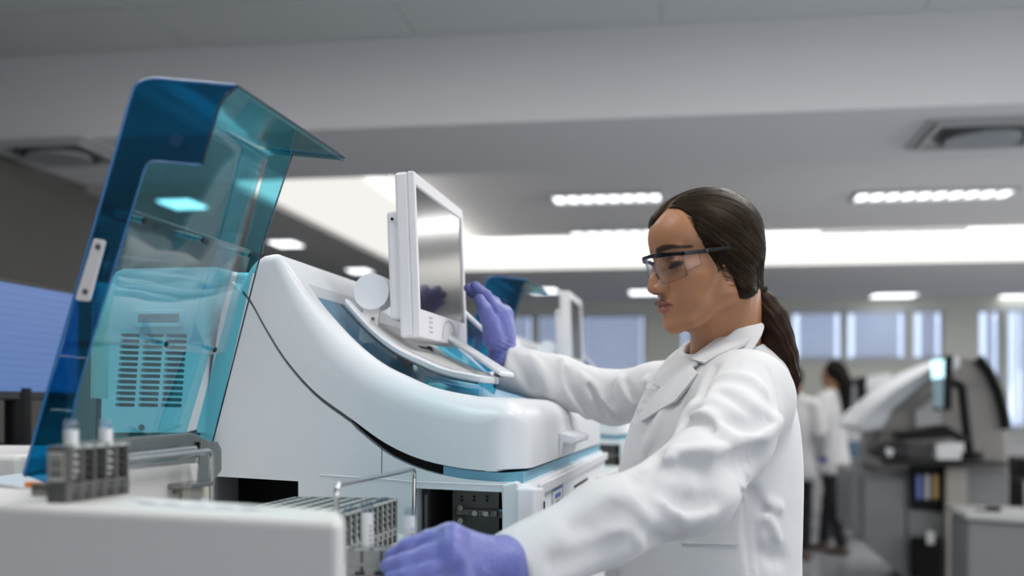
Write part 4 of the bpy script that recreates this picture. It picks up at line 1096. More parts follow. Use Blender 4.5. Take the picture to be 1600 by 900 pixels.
me_ = empty('person', (at(1112, 700, 1.83).x, 1.83, 0), 0, 'woman in white lab coat, goggles and violet gloves working at the near analyzer', 'person')
PO = me_
def padd(o): o.parent = PO; o.matrix_parent_inverse = Matrix.Translation(-Vector(PO.location)); return o
lo = [HC[0]-.20, HC[1]-.19, HC[2]-.42]; hi = [HC[0]+.22, HC[1]+.19, HC[2]+.15]
padd(sdf_mesh('body', body_f, lo, hi, .0021, SKIN, color=lambda P: head_col(toh(P))))
padd(sdf_mesh('lab_coat', coat_f, (-.05, 1.22, .68), (.55, 2.28, 1.46), .0034, COTTON))
# collar: a tilted cone shell round the neck, open in front
Cn = V(*A3(1124, 529, 1.80)); cn = V(-.60, -.06, .797); cn /= np.sqrt(cn @ cn); lat = V(math.sin(BY), -math.cos(BY), 0)*-1
fw = np.cross(lat, cn); fw = fw if fw[0] < 0 else -fw
def collar_f(P):
    q = P-Cn; h = q @ cn; rv = q-h[:, None]*cn; ra = s_len(rv*1.0); f_ = rv @ fw
    tgt = .0625-h*.42+.004*np.clip(f_/.06, -1, 1); d = np.abs(ra-tgt)*.9-.0028
    lowcut = .036+.014*np.clip(f_/.06, -1, 1)
    d = smax(d, h-.004, .004); d = smax(d, -(h+lowcut), .003)
    gap = .012+np.maximum(0, -h)*.5; l_ = np.abs(rv @ lat)
    return smax(d, np.where(f_ > 0, gap-l_, -.05), .004)
padd(sdf_mesh('collar', collar_f, Cn-.12, Cn+.12, .0026, COTTON))
def patch(name, quad, off, th, m, nu=24, nv=14, f=coat_f, edge=None, label=None):
    """cloth piece laid on the coat: corner photo points -> grid on the real surface, given its own thickness"""
    a, b, c, d = [np.array(q, float) for q in quad]
    px = [(a*(1-i/nu)+b*i/nu)*(1-j/nv)+(d*(1-i/nu)+c*i/nu)*j/nv for j in range(nv+1) for i in range(nu+1)]
    Pm, hm = march_many(f, px); P = [p if h else None for p, h in zip(Pm, hm)]
    okp = [i for i, q in enumerate(P) if q is not None]
    P = [q if q is not None else P[min(okp, key=lambda j: abs(j-i)+abs(j % (nu+1)-i % (nu+1)))] for i, q in enumerate(P)]
    pts = np.array(P, dtype=np.float32); g = np.stack([(f(pts+V(*(.002*np.eye(3)[i])))-f(pts-V(*(.002*np.eye(3)[i])))) for i in range(3)], -1)
    g /= np.maximum(np.sqrt((g*g).sum(-1)), 1e-6)[:, None]; n1 = nu+1; k = len(pts)
    vs = np.concatenate([pts+g*off, pts+g*(off+th)]); fs = []
    for j in range(nv):
        for i in range(nu): s = j*n1+i; fs += [(s, s+n1, s+n1+1, s+1), (k+s, k+s+1, k+s+n1+1, k+s+n1)]
    for i in range(nu): s = i; e = nv*n1+i; fs += [(s, s+1, k+s+1, k+s), (e, k+e, k+e+1, e+1)]
    for j in range(nv): s = j*n1; e = s+nu; fs += [(s, k+s, k+s+n1, s+n1), (e, e+n1, k+e+n1, k+e)]
    return padd(mesh(name, vs, fs, m, None, smooth=40, label=label))
patch('lapel', [(1084,575),(1096,588),(1060,630),(1038,608)], .004, .005, COTTON, f=torso_f)
patch('lapel', [(1038,608),(1060,630),(1008,660),(1003,653)], .004, .005, COTTON, f=torso_f)
patch('collar_flap', [(1158,512),(1186,532),(1108,574),(1083,567)], .005, .006, COTTON, f=torso_f)
patch('far_lapel', [(1076,558),(1094,572),(1044,610),(1024,604)], .003, .004, COTTON, f=torso_f)
patch('pocket', [(1062,778),(1148,776),(1153,851),(1064,849)], -.0006, .0030, COTTON, f=torso_f)
patch('breast_pocket', [(1013,700),(1040,698),(1041,718),(1015,722)], -.0004, .0028, COTTON, 8, 8, f=torso_f)
# ---------------- gloves
def gloveL_f(P):
    w = V(*WL); d = None
    kn = [(704,843,1.262), (702,862,1.248), (706,884,1.24), (712,904,1.236)]
    for k_, r in zip(kn, (.0175, .0185, .018, .016)):
        e = cap(P, A3(788, 884, 1.30), A3(*k_), .026, r); d = e if d is None else smin(d, e, .012)
    fg = [([(704,843,1.262),(670,845,1.256),(638,856,1.252),(613,869,1.252)], [.0150, .0118, .0108, .0088]),
          ([(702,862,1.248),(668,869,1.236),(632,880,1.232),(606,885,1.238)], [.0150, .0118, .0108, .0090]),
          ([(706,884,1.24),(670,893,1.226),(636,902,1.222),(612,905,1.228)], [.0145, .0114, .0105, .0088]),
          ([(712,904,1.236),(680,914,1.222),(650,921,1.220),(632,924,1.226)], [.013, .010, .0092, .0078])]
    fd = None
    for pts, rs in fg:
        e = chain(P, [A3(*p) for p in pts], rs, .004); fd = e if fd is None else smin(fd, e, .0035)
    d = smin(d, fd, .011)
    for p, r in (((706,833,1.248), .009), ((707,852,1.234), .009), ((712,873,1.226), .008)): d = smin(d, sph(P, A3(*p), r), .014)
    th = chain(P, [A3(765,905,1.33), A3(715,905,1.335), A3(672,893,1.325), A3(645,888,1.315)], [.020, .015, .0125, .010], .006); d = smin(d, th, .014)
    d = smin(d, cap(P, A3(790, 886, 1.30), tuple(V(*WL)+V(.02, .006, -.001)), .030, .028), .02)
    q = A3(722, 846, 1.235)
    return d+.0005*noise3(P, 160, 8)
padd(sdf_mesh('glove', gloveL_f, (-.20, 1.17, 1.02), (.06, 1.38, 1.17), .0019, GLOVE))
def gloveR_f(P):
    d = cap(P, A3(786, 560, 2.12), A3(781, 520, 2.12), .0255, .0270)
    d = smin(d, cap(P, A3(782, 520, 2.10), A3(779, 492, 2.10), .024, .021), .02)
    d = smin(d, cap(P, A3(783, 520, 2.14), A3(786, 492, 2.15), .024, .020), .02)
    fg = [([(778,494,2.10),(770,478,2.095),(759,462,2.09),(742,447,2.09)], [.0165, .0125, .0108, .0090]),
          ([(782,494,2.12),(772,474,2.125),(752,459,2.125),(732,450,2.12)], [.0165, .0122, .0108, .0088]),
          ([(784,496,2.145),(775,480,2.15),(755,466,2.15),(736,458,2.15)], [.015, .0118, .0104, .0086]),
          ([(786,500,2.17),(778,488,2.175),(764,476,2.18),(750,468,2.18)], [.013, .010, .009, .0078])]
    fd = None
    for pts, rs in fg:
        e = chain(P, [A3(*p) for p in pts], rs, .004); fd = e if fd is None else smin(fd, e, .003)
    d = smin(d, fd, .009)
    th = chain(P, [A3(772,530,2.085), A3(766,504,2.07), A3(757,484,2.06), A3(749,468,2.06)], [.021, .0155, .0125, .0100], .005); d = smin(d, th, .008)
    d = smin(d, cap(P, A3(788, 562, 2.12), tuple(V(*WR)+V(.04, .01, -.012)), .0255, .030), .015)
    w = .0007*np.sin(P[:, 2]*700+P[:, 0]*300)*np.exp(-((P[:, 2]-at(0, 548, 2.12).z)/.016)**2)
    return d+w+.0005*noise3(P, 150, 9)
padd(sdf_mesh('glove', gloveR_f, (-.12, 2.0, 1.34), (.06, 2.24, 1.54), .0021, GLOVE))
# ---------------- hair
TIE = toh(V(*A3(1184, 457, 1.80))[None])[0]
HX = np.array([-9, -7, -5, -3, -1, 1.2, 3.6, 6.0, 7.6, 8.4, 9.5, 12]); HN = np.array([-2.0, -.6, .7, 1.6, 2.3, 3.2, 4.1, 4.5, 5.3, 6.6, 9.5, 12])
HXF = np.array([-9, -5, 0, 3.0, 4.6, 5.6, 6.4, 7.4, 12]); HNF = np.array([-1.5, .5, 2.8, 4.6, 6.4, 7.8, 9.5, 11, 12])
def theta(Q):
    """angle of a strand round the axis running from the forehead to the hair tie"""
    a = V(7.5, .6, 9.0); ax = (a-TIE)/np.sqrt(((a-TIE)**2).sum()); q = Q-TIE
    e1 = V(0, 1, 0)-ax*ax[1]; e1 /= np.sqrt(e1 @ e1); e2 = np.cross(ax, e1); return np.arctan2(q @ e2, q @ e1)
def n1(t, seed, lo_=20, hi_=200, k=9):
    r = np.random.RandomState(seed); v = 0
    for i in range(k): fr = lo_*(hi_/lo_)**(i/(k-1)); v = v+np.sin(t*fr+r.rand()*6.28)/(1+.25*i)
    return v/3
def hair_f(P):
    Q = toh(P); Y = Q.copy(); Y[:, 1] = np.abs(Y[:, 1])
    d = ell(Q, (-.5, 0, 3.0), (8.7, 6.9, 7.3)); d = smin(d, ell(Q, (3.4, 0, 3.5), (5.6, 5.8, 5.0)), 2.0)
    xn = np.interp(Q[:, 2], HX, HN); xf = np.interp(Q[:, 2], HXF, HNF); w = np.clip((Q[:, 1]+.5)/3.0, 0, 1); w = w*w*(3-2*w)
    g = (Q[:, 0]-(xn*w+xf*(1-w)))*.75; g = g+.12*n1(Q[:, 2]*.35, 5, 3, 14, 5)
    d = d-(.04+.60*np.clip((.6-g)/3.2, 0, 1))
    e = cap(Y, (-1.3, 4.9, -.8), (-2.6, 4.9, -5.6), 2.4, 2.0)
    e = smin(e, cap(Y, (-4, 2.6, -1), tuple(TIE+V(.9, .2, .2)), 4.2, 1.5), 2.2)
    e = smin(e, cap(Y, (-2.6, 4.7, -5.8), tuple(TIE+V(1.1, .6, -.9)), 2.0, 1.5), 2.0)
    d = smin(d, e+.35*np.clip((g+1.5)/1.5, 0, 1), 2.2)
    d = smax(d, g, .35)
    low = (-5.6-Q[:, 2])-.35*(Q[:, 0]+2)*-1
    d = smax(d, (-Q[:, 2]-8.6-.15*(Q[:, 0]+2.)), 2.0)
    t = theta(Q); d = d+.065*n1(t, 11, 14, 150)*np.clip((2.0-g)/3, 0, 1)
    part = np.exp(-((Q[:, 1]-1.7)/.35)**2)*(Q[:, 2] > 6)*np.clip((Q[:, 0]+1)/4, 0, 1); d = d+.30*part
    return d*HS
def hair_col(P):
    Q = toh(P); t = theta(Q); v = np.clip(.5+.5*n1(t, 21, 30, 420, 10), 0, 1)[:, None]
    c = np.array([.005, .0032, .0024])*(1-v)+np.array([.020, .012, .007])*v
    pr = np.exp(-((Q[:, 1]-1.7)/.22)**2)*(Q[:, 2] > 7)*(Q[:, 0] > 1); c = c*(1-pr[:, None]*.7)+np.array([.25, .13, .08])*pr[:, None]*.7
    return c
HAIR = vcol_mat('dark_brown_hair', .48, 0, 0, 900, .13)
HAIR.node_tree.nodes['Principled BSDF'].inputs['Specular Tint'].default_value = (1, .78, .58, 1)
HAIR.node_tree.nodes['Principled BSDF'].inputs['Anisotropic'].default_value = .0
hr_o = padd(sdf_mesh('hair', hair_f, HC-Vector((.17, .16, .13)), HC+Vector((.17, .16, .14)), .0019, HAIR, color=hair_col))
PT = [(1181,456,1.80,.012),(1194,476,1.795,.0185),(1206,500,1.79,.024),(1214,528,1.785,.0245),(1226,558,1.78,.0200),(1237,586,1.778,.012),(1240,606,1.776,.003)]
def pony_f(P):
    d = chain(P, [A3(*p[:3]) for p in PT], [p[3] for p in PT], .012)
    u = (P[:, 0]-P[:, 2]*.5)*260; w = (P[:, 0]+P[:, 2]*.45); return d*.9+.0012*n1(w*16+P[:, 1]*9, 31, 8, 40, 6)
def pony_col(P):
    v = np.clip(.5+.5*n1(P[:, 1]*14+(P[:, 0]+P[:, 2]*.45)*14, 4, 30, 300, 10), 0, 1)[:, None]; return np.array([.008, .0045, .0034])*(1-v)+np.array([.026, .012, .008])*v
padd(sdf_mesh('ponytail', pony_f, (.33, 1.70, 1.26), (.50, 1.87, 1.50), .0021, HAIR, color=pony_col))
# single strands drawn over the hair and ponytail
def strands(name, paths, r, m, col):
    vs, fs, cs = [], [], []; o = 0
    for pth, c in zip(paths, col):
        n = len(pth); T = np.gradient(pth, axis=0); T /= np.maximum(np.linalg.norm(T, axis=1), 1e-9)[:, None]
        s = np.cross(T, V(.3, .8, .5)); s /= np.maximum(np.linalg.norm(s, axis=1), 1e-9)[:, None]; u = np.cross(s, T)
        rr = r*np.minimum(1, (np.minimum(np.arange(n), n-1-np.arange(n))+.5)/2)[:, None]
        for k in range(3): a = 2.094*k; vs.append(pth+(s*math.cos(a)+u*math.sin(a))*rr)
        for i in range(n-1):
            for k in range(3): j = (k+1) % 3; fs.append((o+k*n+i, o+j*n+i, o+j*n+i+1, o+k*n+i+1))
        o += 3*n; cs += [c]*(3*n)
    me = bpy.data.meshes.new(name); me.from_pydata(np.concatenate(vs).tolist(), [], fs); me.update()
    ca = me.color_attributes.new('Col', 'FLOAT_COLOR', 'POINT'); ca.data.foreach_set('color', np.array([(*c, 1) for c in cs], dtype=np.float32).ravel())
    o_ = finish(name, me, m, None, smooth=180, fixn=False); o_['kind'] = 'stuff'; return padd(o_)
rs = np.random.RandomState(5); paths, cols = [], []
hz = lambda P: np.minimum(hair_f(P), head_sdf(toh(P))*HS)
for i in range(1300):
    if i < 950:                               # from the hairline and the parting back to the tie
        z = rs.uniform(-5.5, 8.4) if i % 3 else rs.uniform(-4.5, 6.6)
        x = np.interp(z, HX, HN)-(rs.uniform(-.45, .3) if (i % 3 == 0 and z > .5) else rs.uniform(.3, 2.5 if i % 2 else 9)); y = 6.5 if z < 4 else 6.5-(z-4)*.9
    else: z = rs.uniform(5, 10); x = rs.uniform(-5, 6.5); y = rs.uniform(-4, 4)
    S = V(x, y, z); E = TIE+V(.3, rs.uniform(-.5, .9), rs.uniform(-.5, .5)); tt = np.linspace(0, rs.uniform(.55, .98), 20)[:, None]
    mid = (S+E)/2; mid = mid+V(0, 1.2, 1.0 if z > 0 else -.8); Pp = (1-tt)**2*S+2*tt*(1-tt)*mid+tt**2*E
    paths.append(V(*HC)+(Pp.astype(np.float32) @ HRn.T)*HS); b = rs.rand(); cols.append((.010+.075*b**2.5, .007+.045*b**2.5, .005+.027*b**2.5))  # lighter strands put a brown sheen into the hair colour
allp = np.concatenate(paths).astype(np.float32); allp = project(hz, allp, 5)
g = np.stack([(hz(allp+V(*(.001*np.eye(3)[i])))-hz(allp-V(*(.001*np.eye(3)[i])))) for i in range(3)], -1); g /= np.maximum(np.linalg.norm(g, axis=1), 1e-6)[:, None]
lift = np.repeat(rs.uniform(.0001, .0005, len(paths))+(rs.rand(len(paths)) > .95)*.0012, 20)[:, None]; allp = (allp+g*lift).reshape(-1, 20, 3)
strands('hair_strands', list(allp), .00021, HAIR, cols)
paths, cols = [], []
ctr = np.array([A3(*p[:3]) for p in PT]); rad = np.array([p[3] for p in PT])
for i in range(420):
    a = rs.uniform(0, 6.28); rr = rs.uniform(.75, 1.12); t0, t1 = rs.uniform(0, .25), rs.uniform(.75, 1.08); L = np.linspace(t0, t1, 16)*(len(PT)-1)
    c = np.stack([np.interp(L, np.arange(len(PT)), ctr[:, k]) for k in range(3)], -1); q = np.interp(L, np.arange(len(PT)), rad)+np.where(L > 5, .003, 0)
    if t1 > 1: c[-1] += V(rs.uniform(-.004, .004), rs.uniform(-.004, .004), -rs.uniform(.002, .012))
    da = a+.25*np.sin(L*.9+i); off = np.stack([np.cos(da)*.85, np.sin(da), -.35*np.cos(da)], -1)*(q*rr)[:, None]
    paths.append((c+off).astype(np.float32)); b = rs.rand(); cols.append((.009+.05*b*b, .005+.021*b*b, .004+.014*b*b))
strands('ponytail_strands', paths, .00030, HAIR, cols)
TIEM = mat('black_elastic', (.008, .008, .008), .8)
tw = V(*A3(1182, 457, 1.80)); td = V(*A3(1196, 478, 1.795))-V(*A3(1176, 446, 1.80)); td /= np.linalg.norm(td); ts = np.cross(td, V(0, 1, 0)); ts /= np.linalg.norm(ts); tu = np.cross(td, ts)
ring = [Vector(tw+(ts*math.cos(a)+tu*math.sin(a))*.0145+td*.002*math.sin(3*a)) for a in np.linspace(0, 2*math.pi, 28, endpoint=False)]
padd(tube('hair_tie', ring, .0052, TIEM, None, closed=True))
# eyes behind the slit
for s in (1, -1):
    c = toW((6.55, 3.35*s, -.5)); b = bmesh.new(); bmesh.ops.create_uvsphere(b, u_segments=24, v_segments=16, radius=.0122*.97); me = bpy.data.meshes.new('eye'); b.to_mesh(me); b.free()
    o = finish('eye', me, mat('eye_dark', (.03, .02, .015), .08, spec=.8), None, smooth=180); o.location = c; padd(o)
# lashes
LASH = mat('lashes', (.005, .004, .004), .6)
for s in (1, -1):
    vs, fs = [], []
    for i in range(26):
        t = i/25; y = 2.2+2.7*t; x = 7.62+1.1*math.sin(math.pi*min(1, t*1.05+.1))*.42-.75*t*t; z = -1.12+.30*t*t
        a = toW((x, y*s, z)); b_ = toW((x+.55, (y+.25*(t-.3))*s, z-.34)); w = .012*HS
        sd = np.cross(b_-a, V(0, 0, 1)); sd = sd/np.linalg.norm(sd)*.00022; q = len(vs)
        vs += [a-sd, a+sd, b_, a+V(0, 0, .0003)]; fs += [(q, q+1, q+2), (q+1, q+3, q+2), (q+3, q, q+2), (q, q+3, q+1)]
    o_ = mesh('eyelashes', vs, fs, LASH); o_['kind'] = 'stuff'; padd(o_)
# earring
q = march(body_f, 1149, 449)
# ---------------- trousers and shoes (below the frame)
TRO = mat('black_trousers', (.012, .012, .015), .8)
def legs_f(P):
    d = ell(P, (PO.location.x+.02, 1.83, .90), (.13, .17, .16))
    for s, dx in ((-1, .03), (1, -.10)):
        hp_ = (PO.location.x+.02, 1.83+s*.085, .86); kn = (PO.location.x+dx*.5, 1.83+s*.10, .47); an_ = (PO.location.x+dx, 1.83+s*.11, .10)
        d = smin(d, chain(P, [hp_, kn, an_], [.088, .060, .050], .02), .03)
    return smax(d, -(P[:, 2]-.075), .005)
padd(sdf_mesh('trousers', legs_f, (PO.location.x-.25, 1.6, .05), (PO.location.x+.25, 2.08, 1.08), .012, TRO))
for s, dx in ((-1, .03), (1, -.10)):
    fx, fy = PO.location.x+dx, 1.83+s*.11
    def shoe_f(P):
        d = cap(P, (fx+.03, fy, .045), (fx-.13, fy, .030), .044, .036); d = smin(d, cap(P, (fx, fy, .05), (fx, fy, .10), .042, .045), .03); return smax(d, -P[:, 2]+.001, .004)
    padd(sdf_mesh('shoe', shoe_f, (fx-.2, fy-.08, -.01), (fx+.1, fy+.08, .14), .007, mat('black_shoe', (.02, .02, .02), .4)))

# ---------------- safety goggles
gg = empty('safety_goggles', Vector(toW((9.0, 0, 0))), 0, 'clear safety goggles with black brow bar worn by the woman at the analyzer', 'goggles')
def gadd(o): o.parent = gg; o.matrix_parent_inverse = Matrix.Translation(-Vector(gg.location)); return o
GB_ = mat('black_gloss_frame', (.005, .006, .009), .25, spec=.35)
def gpath(y):                                  # front outline of lens seen from above, cm
    return 9.9-.040*y*y-.0011*y**4
def bar(name, pts, w, h, m, parent=None):      # rectangular section strip along head-frame points
    vs, fs = [], []; P = [V(*p) for p in pts]; n = len(P)
    for i in range(n):
        t = P[min(i+1, n-1)]-P[max(i-1, 0)]; t /= np.linalg.norm(t); s = np.cross(t, V(0, 0, 1)); s /= np.linalg.norm(s)
        hh = h[i] if isinstance(h, list) else h
        for a, b in ((-1, -1), (1, -1), (1, 1), (-1, 1)): vs.append(toW(P[i]+s*a*w/2+V(0, 0, 1)*b*hh/2))
    for i in range(n-1):
        for k in range(4): j = (k+1) % 4; fs.append((4*i+k, 4*i+j, 4*i+4+j, 4*i+4+k))
    fs += [(3, 2, 1, 0), tuple(4*n-4+k for k in range(4))]
    return gadd(mesh(name, vs, fs, m, None, bevel=.0006, seg=2))
yy = [-6.0+12.0*i/24 for i in range(25)]
bar('brow_bar', [(gpath(y)+.15, y, 1.15-.015*y*y) for y in yy], .45, [.42+.38*max(0, 1-abs(abs(y)-3)/3.5) for y in yy], GB_)
for s in (1, -1):
    bar('temple_arm', [(gpath(6.0)+.15, 6.05*s, .62), (6.8, 6.75*s, .50), (5.2, 7.0*s, .48), (2.2, 7.2*s, .42)], .32, [.62, .55, .60, .62], GB_)
    bar('temple_tip', [(2.3, 7.2*s, .42), (-.2, 7.45*s, .40), (-2.2, 7.45*s, .42)], .34, [.58, .55, .52], mat('dark_rubber', (.010, .010, .010), .5, spec=.25))
    q = toW((3.4, 7.3*s, .45)); gadd(cyl('hinge_screw', q, toW((3.4, 7.5*s, .45)), .0022, STEEL, None, n=12))
def lens_bottom(y):
    a = abs(y)
    if a < 1.6: return -1.0-1.9*(a/1.6)**1.6
    return -2.9-.55*math.sin(min(1, (a-1.6)/2.2)*math.pi*.5)+max(0, a-3.8)**1.3*.22
def glens(name, pts_top, pts_bot, nv=6, th=.18):
    vs, fs = [], []; n = len(pts_top)
    for lay in (0, 1):
        for j in range(nv+1):
            for i in range(n):
                p = V(*pts_top[i])*(1-j/nv)+V(*pts_bot[i])*j/nv; c = V(1.5, 0, p[2]); o = p-c; o /= np.linalg.norm(o); vs.append(toW(p-o*th*lay))
    k = n*(nv+1)
    for j in range(nv):
        for i in range(n-1): s = j*n+i; fs += [(s, s+1, s+n+1, s+n), (k+s, k+s+n, k+s+n+1, k+s+1)]
    for i in range(n-1): e = nv*n+i; fs += [(i, k+i, k+i+1, i+1), (e, e+1, k+e+1, k+e)]
    for j in range(nv): s = j*n; e = s+n-1; fs += [(s, s+n, k+s+n, k+s), (e, k+e, k+e+n, e+n)]
    return gadd(mesh(name, vs, fs, CLEAR2, None, smooth=50))
ys_ = [-6.0+12*i/40 for i in range(41)]
glens('lens', [(gpath(y), y, 1.0-.015*y*y) for y in ys_], [(gpath(y)-.35, y, lens_bottom(y)) for y in ys_])
EDG = clear_mat('lens_edge', (.55, .58, .62), 1, .1)
gadd(tube('lens_edge', [toW((gpath(y)-.4, y, lens_bottom(y))) for y in ys_], .0005, EDG, None, n=6))
for s in (1, -1):
    tp_ = [(gpath(6.0), 6.0*s, .35), (6.9, 6.7*s, .3), (4.6, 6.95*s, .3)]; bt_ = [(gpath(6.0)-.35, 6.0*s, lens_bottom(6.0)), (6.6, 6.6*s, -2.1), (4.4, 6.9*s, -1.5)]
    glens('side_shield', tp_, bt_); gadd(tube('shield_edge', [toW(bt_[0]), toW(bt_[1]), toW(bt_[2]), toW(tp_[2])], .0005, EDG, None, n=6))
    gadd(tube('shield_edge', [toW(tp_[0]), toW(bt_[0])], .0005, EDG, None, n=6))
npd = [toW((gpath(y)-.55, y, lens_bottom(y)+.05)) for y in [-1.9+3.8*i/16 for i in range(17)]]
gadd(tube('nose_bridge', npd, .0013, clear_mat('bridge_clear', (.75, .78, .82), 1, .05), None, n=8))
# ================================================================ BACKGROUND
UV_ = MM.to_3x3() @ Vector((0, 1, 0))
def far_prism(name, pts, d, depth, m, parent=None, bevel=0, label=None, org=None):
    q = [at(px, py, d) for px, py in pts]
    if parent is not None: q = [v-Vector(parent.location) for v in q]
    return prism(name, q, tuple(UV_*depth), m, parent, bevel=bevel, label=label)
def thing_at(name, px, d, label, cat, group=None, z=0):
    p = at(px, 633, d); return empty(name, (p.x, p.y, z), 0, label, cat, group)
LAMI = mat('desk_laminate', (.55, .55, .54), .45); DK = mat('dark_worktop', (.02, .02, .02), .4)
CAB = mat('grey_cabinet', (.24, .245, .25), .5); CABL = mat('beige_cabinet', (.42, .38, .34), .5); CAB2 = mat('shadow_grey_casing', (.30, .28, .26), .45)  # side casing in plain grey beige
# --- big curved analyser on the right
t = thing_at('curved_analyzer', 1470, 8.0, 'large grey analyzer with a curved white hood on the right side of the room', 'analyzer')
far_prism('side_body', [(1372, 735), (1375, 668), (1392, 640), (1440, 602), (1480, 585), (1500, 557), (1530, 561), (1553, 600), (1570, 660), (1577, 735)], 8.0, 1.0, CAB2, t, .02)
far_prism('hood', [(1338, 668), (1350, 648), (1398, 608), (1448, 577), (1486, 561), (1500, 556), (1500, 575), (1446, 600), (1396, 640), (1378, 672), (1350, 676)], 7.9, 1.15, WHITE, t, .02)
far_prism('front_window', [(1430, 640), (1470, 612), (1470, 668), (1430, 672)], 7.97, .04, GREYW, t, .01)
far_prism('panel_seam', [(1505, 608), (1548, 592), (1549, 596), (1506, 612)], 7.98, .03, CAB, t)
q0 = Vector(t.location)
tube('hood_rim', [at(*p, 7.97)-q0 for p in ((1528, 559), (1545, 580), (1560, 612), (1568, 640), (1573, 670))], .035, BLACK, t)
far_prism('lower_body', [(1330, 735), (1577, 735), (1577, 740), (1577, 915), (1425, 915), (1330, 830)], 8.05, .9, CAB, t, .01)
for a, b in ((1350, 1415), (1418, 1476)): far_prism('door', [(a, 745), (b, 748), (b, 905), (a, 850)], 8.0, .04, CAB, t, .008)
far_prism('light_panel', [(1478, 730), (1511, 730), (1511, 912), (1478, 912)], 7.9, .08, CABL, t, .008)
far_prism('open_bay', [(1422, 728), (1476, 728), (1476, 800), (1422, 795)], 7.97, .05, BLACK, t)
for i, c in enumerate(((.15, .2, .5), (.5, .5, .55), (.45, .3, .1))):
    far_prism('bottle_label', [(1432+i*13, 742), (1440+i*13, 742), (1440+i*13, 780), (1432+i*13, 780)], 7.93, .03, mat('bay_item_%s' % 'abc'[i], c, .5), t, .004)
far_prism('black_bin', [(1425, 840), (1474, 842), (1474, 905), (1425, 905)], 7.9, .1, BLACK, t, .02); far_prism('bin_label', [(1448, 830), (1460, 830), (1460, 850), (1448, 850)], 7.88, .01, PAPER, t)
far_prism('worktop', [(1385, 718), (1575, 722), (1575, 729), (1385, 726)], 7.75, 1.2, DK, t, .006)
# --- its monitor on an arm
t = thing_at('arm_monitor', 1475, 7.6, 'black arm-mounted monitor with a bright screen in front of the curved analyzer', 'monitor')
q0 = Vector(t.location)
SCR2 = mat('lit_screen', (.1, .1, .1), .3, emit=(.55, .9, 1.0), es=1.6); SCR3 = mat('dim_screen', (.1, .12, .13), .2, emit=(.22, .33, .38), es=.5)
far_prism('casing', [(1476, 556), (1490, 554), (1488, 640), (1474, 642)], 7.55, .35, BLACK, t, .01)
far_prism('screen', [(1456, 563), (1477, 561), (1476, 590), (1457, 592)], 7.56, .02, SCR2, t); far_prism('screen', [(1458, 593), (1476, 591), (1474, 638), (1460, 636)], 7.56, .02, SCR3, t)
tube('arm', rounded_path([at(*p, 7.65)-q0 for p in ((1488, 598), (1503, 602), (1508, 650), (1515, 706))], .05), .032, BLACK, t)
far_prism('keyboard_tray', [(1402, 676), (1480, 664), (1492, 672), (1486, 684), (1410, 688)], 7.5, .35, BLACK, t, .01)
tube('tray_arm', [at(1486, 676, 7.6)-q0, at(1510, 690, 7.65)-q0, at(1515, 706, 7.65)-q0], .03, BLACK, t); cyl('base', at(1515, 706, 7.65)-q0, at(1515, 719, 7.65)-q0, .09, BLACK, t)
o = far_prism('paper_stack', [(1462, 693), (1506, 691), (1508, 718), (1464, 718)], 7.6, .3, mat('paper_white', (.8, .8, .8), .6), None, .004); tag(o, 'white stack of paper on the dark worktop under the arm monitor', 'paper')
t = thing_at('label_printer', 1395, 7.6, 'dark rounded printer with a white label left of the arm monitor', 'printer')
far_prism('casing', [(1365, 716), (1366, 698), (1378, 688), (1410, 690), (1425, 700), (1425, 716)], 7.55, .4, DARK, t, .03); far_prism('label', [(1386, 699), (1397, 703), (1392, 715), (1384, 708)], 7.5, .02, PAPER, t)
# --- smaller analysers and cabinets farther along the row
t = thing_at('bench_analyzer', 1345, 10.9, 'small white analyzer with a sloping top between the coated pair and the curved analyzer', 'analyzer')
far_prism('body', [(1312, 720), (1316, 640), (1330, 610), (1352, 600), (1390, 598), (1390, 720)], 10.9, .9, GREYW, t, .02)
far_prism('hood', [(1310, 650), (1326, 612), (1360, 588), (1392, 582), (1392, 604), (1352, 610), (1330, 650)], 10.85, .9, WHITE, t, .015)
far_prism('black_screen', [(1340, 590), (1354, 588), (1354, 640), (1342, 640)], 10.7, .3, BLACK, t, .01)
far_prism('lower_body', [(1305, 722), (1392, 722), (1392, 841), (1305, 841)], 10.9, .9, CAB, t, .01)
far_prism('blue_insert', [(1316, 690), (1345, 690), (1345, 715), (1316, 715)], 10.86, .05, mat('slate_blue', (.08, .14, .2), .4), t)
t = thing_at('control_box', 1570, 7.0, 'grey box with black knob on its pale top at the lower right edge', 'machine')
far_prism('body', [(1512, 812), (1600, 820), (1640, 822), (1640, 970), (1512, 970)], 6.9, .5, CAB, t, .02); far_prism('top_panel', [(1508, 800), (1640, 806), (1640, 822), (1508, 812)], 6.85, .6, LAMI, t, .02)
q0 = Vector(t.location); q = at(1552, 800, 7.0)-q0; cyl('knob', q, q+Vector((0, 0, .03)), .045, BLACK, t); q = at(1532, 799, 7.0)-q0; cyl('dial_ring', q, q+Vector((0, 0, .012)), .035, DARK, t)
t = thing_at('office_cart', 1590, 8.4, 'dark equipment cart behind the grey box at the right edge', 'cart')
far_prism('shelf', [(1590, 745), (1690, 745), (1690, 752), (1590, 752)], 8.3, .5, DARK, t); far_prism('printer', [(1594, 716), (1660, 716), (1660, 744), (1594, 744)], 8.35, .4, BLACK, t, .02)
far_prism('side_panel', [(1592, 752), (1600, 752), (1600, 910), (1592, 910)], 8.3, .5, BLACK, t); far_prism('pink_paper', [(1602, 756), (1616, 756), (1616, 790), (1602, 790)], 8.2, .02, mat('pinkish_paper', (.55, .45, .42), .6), t)
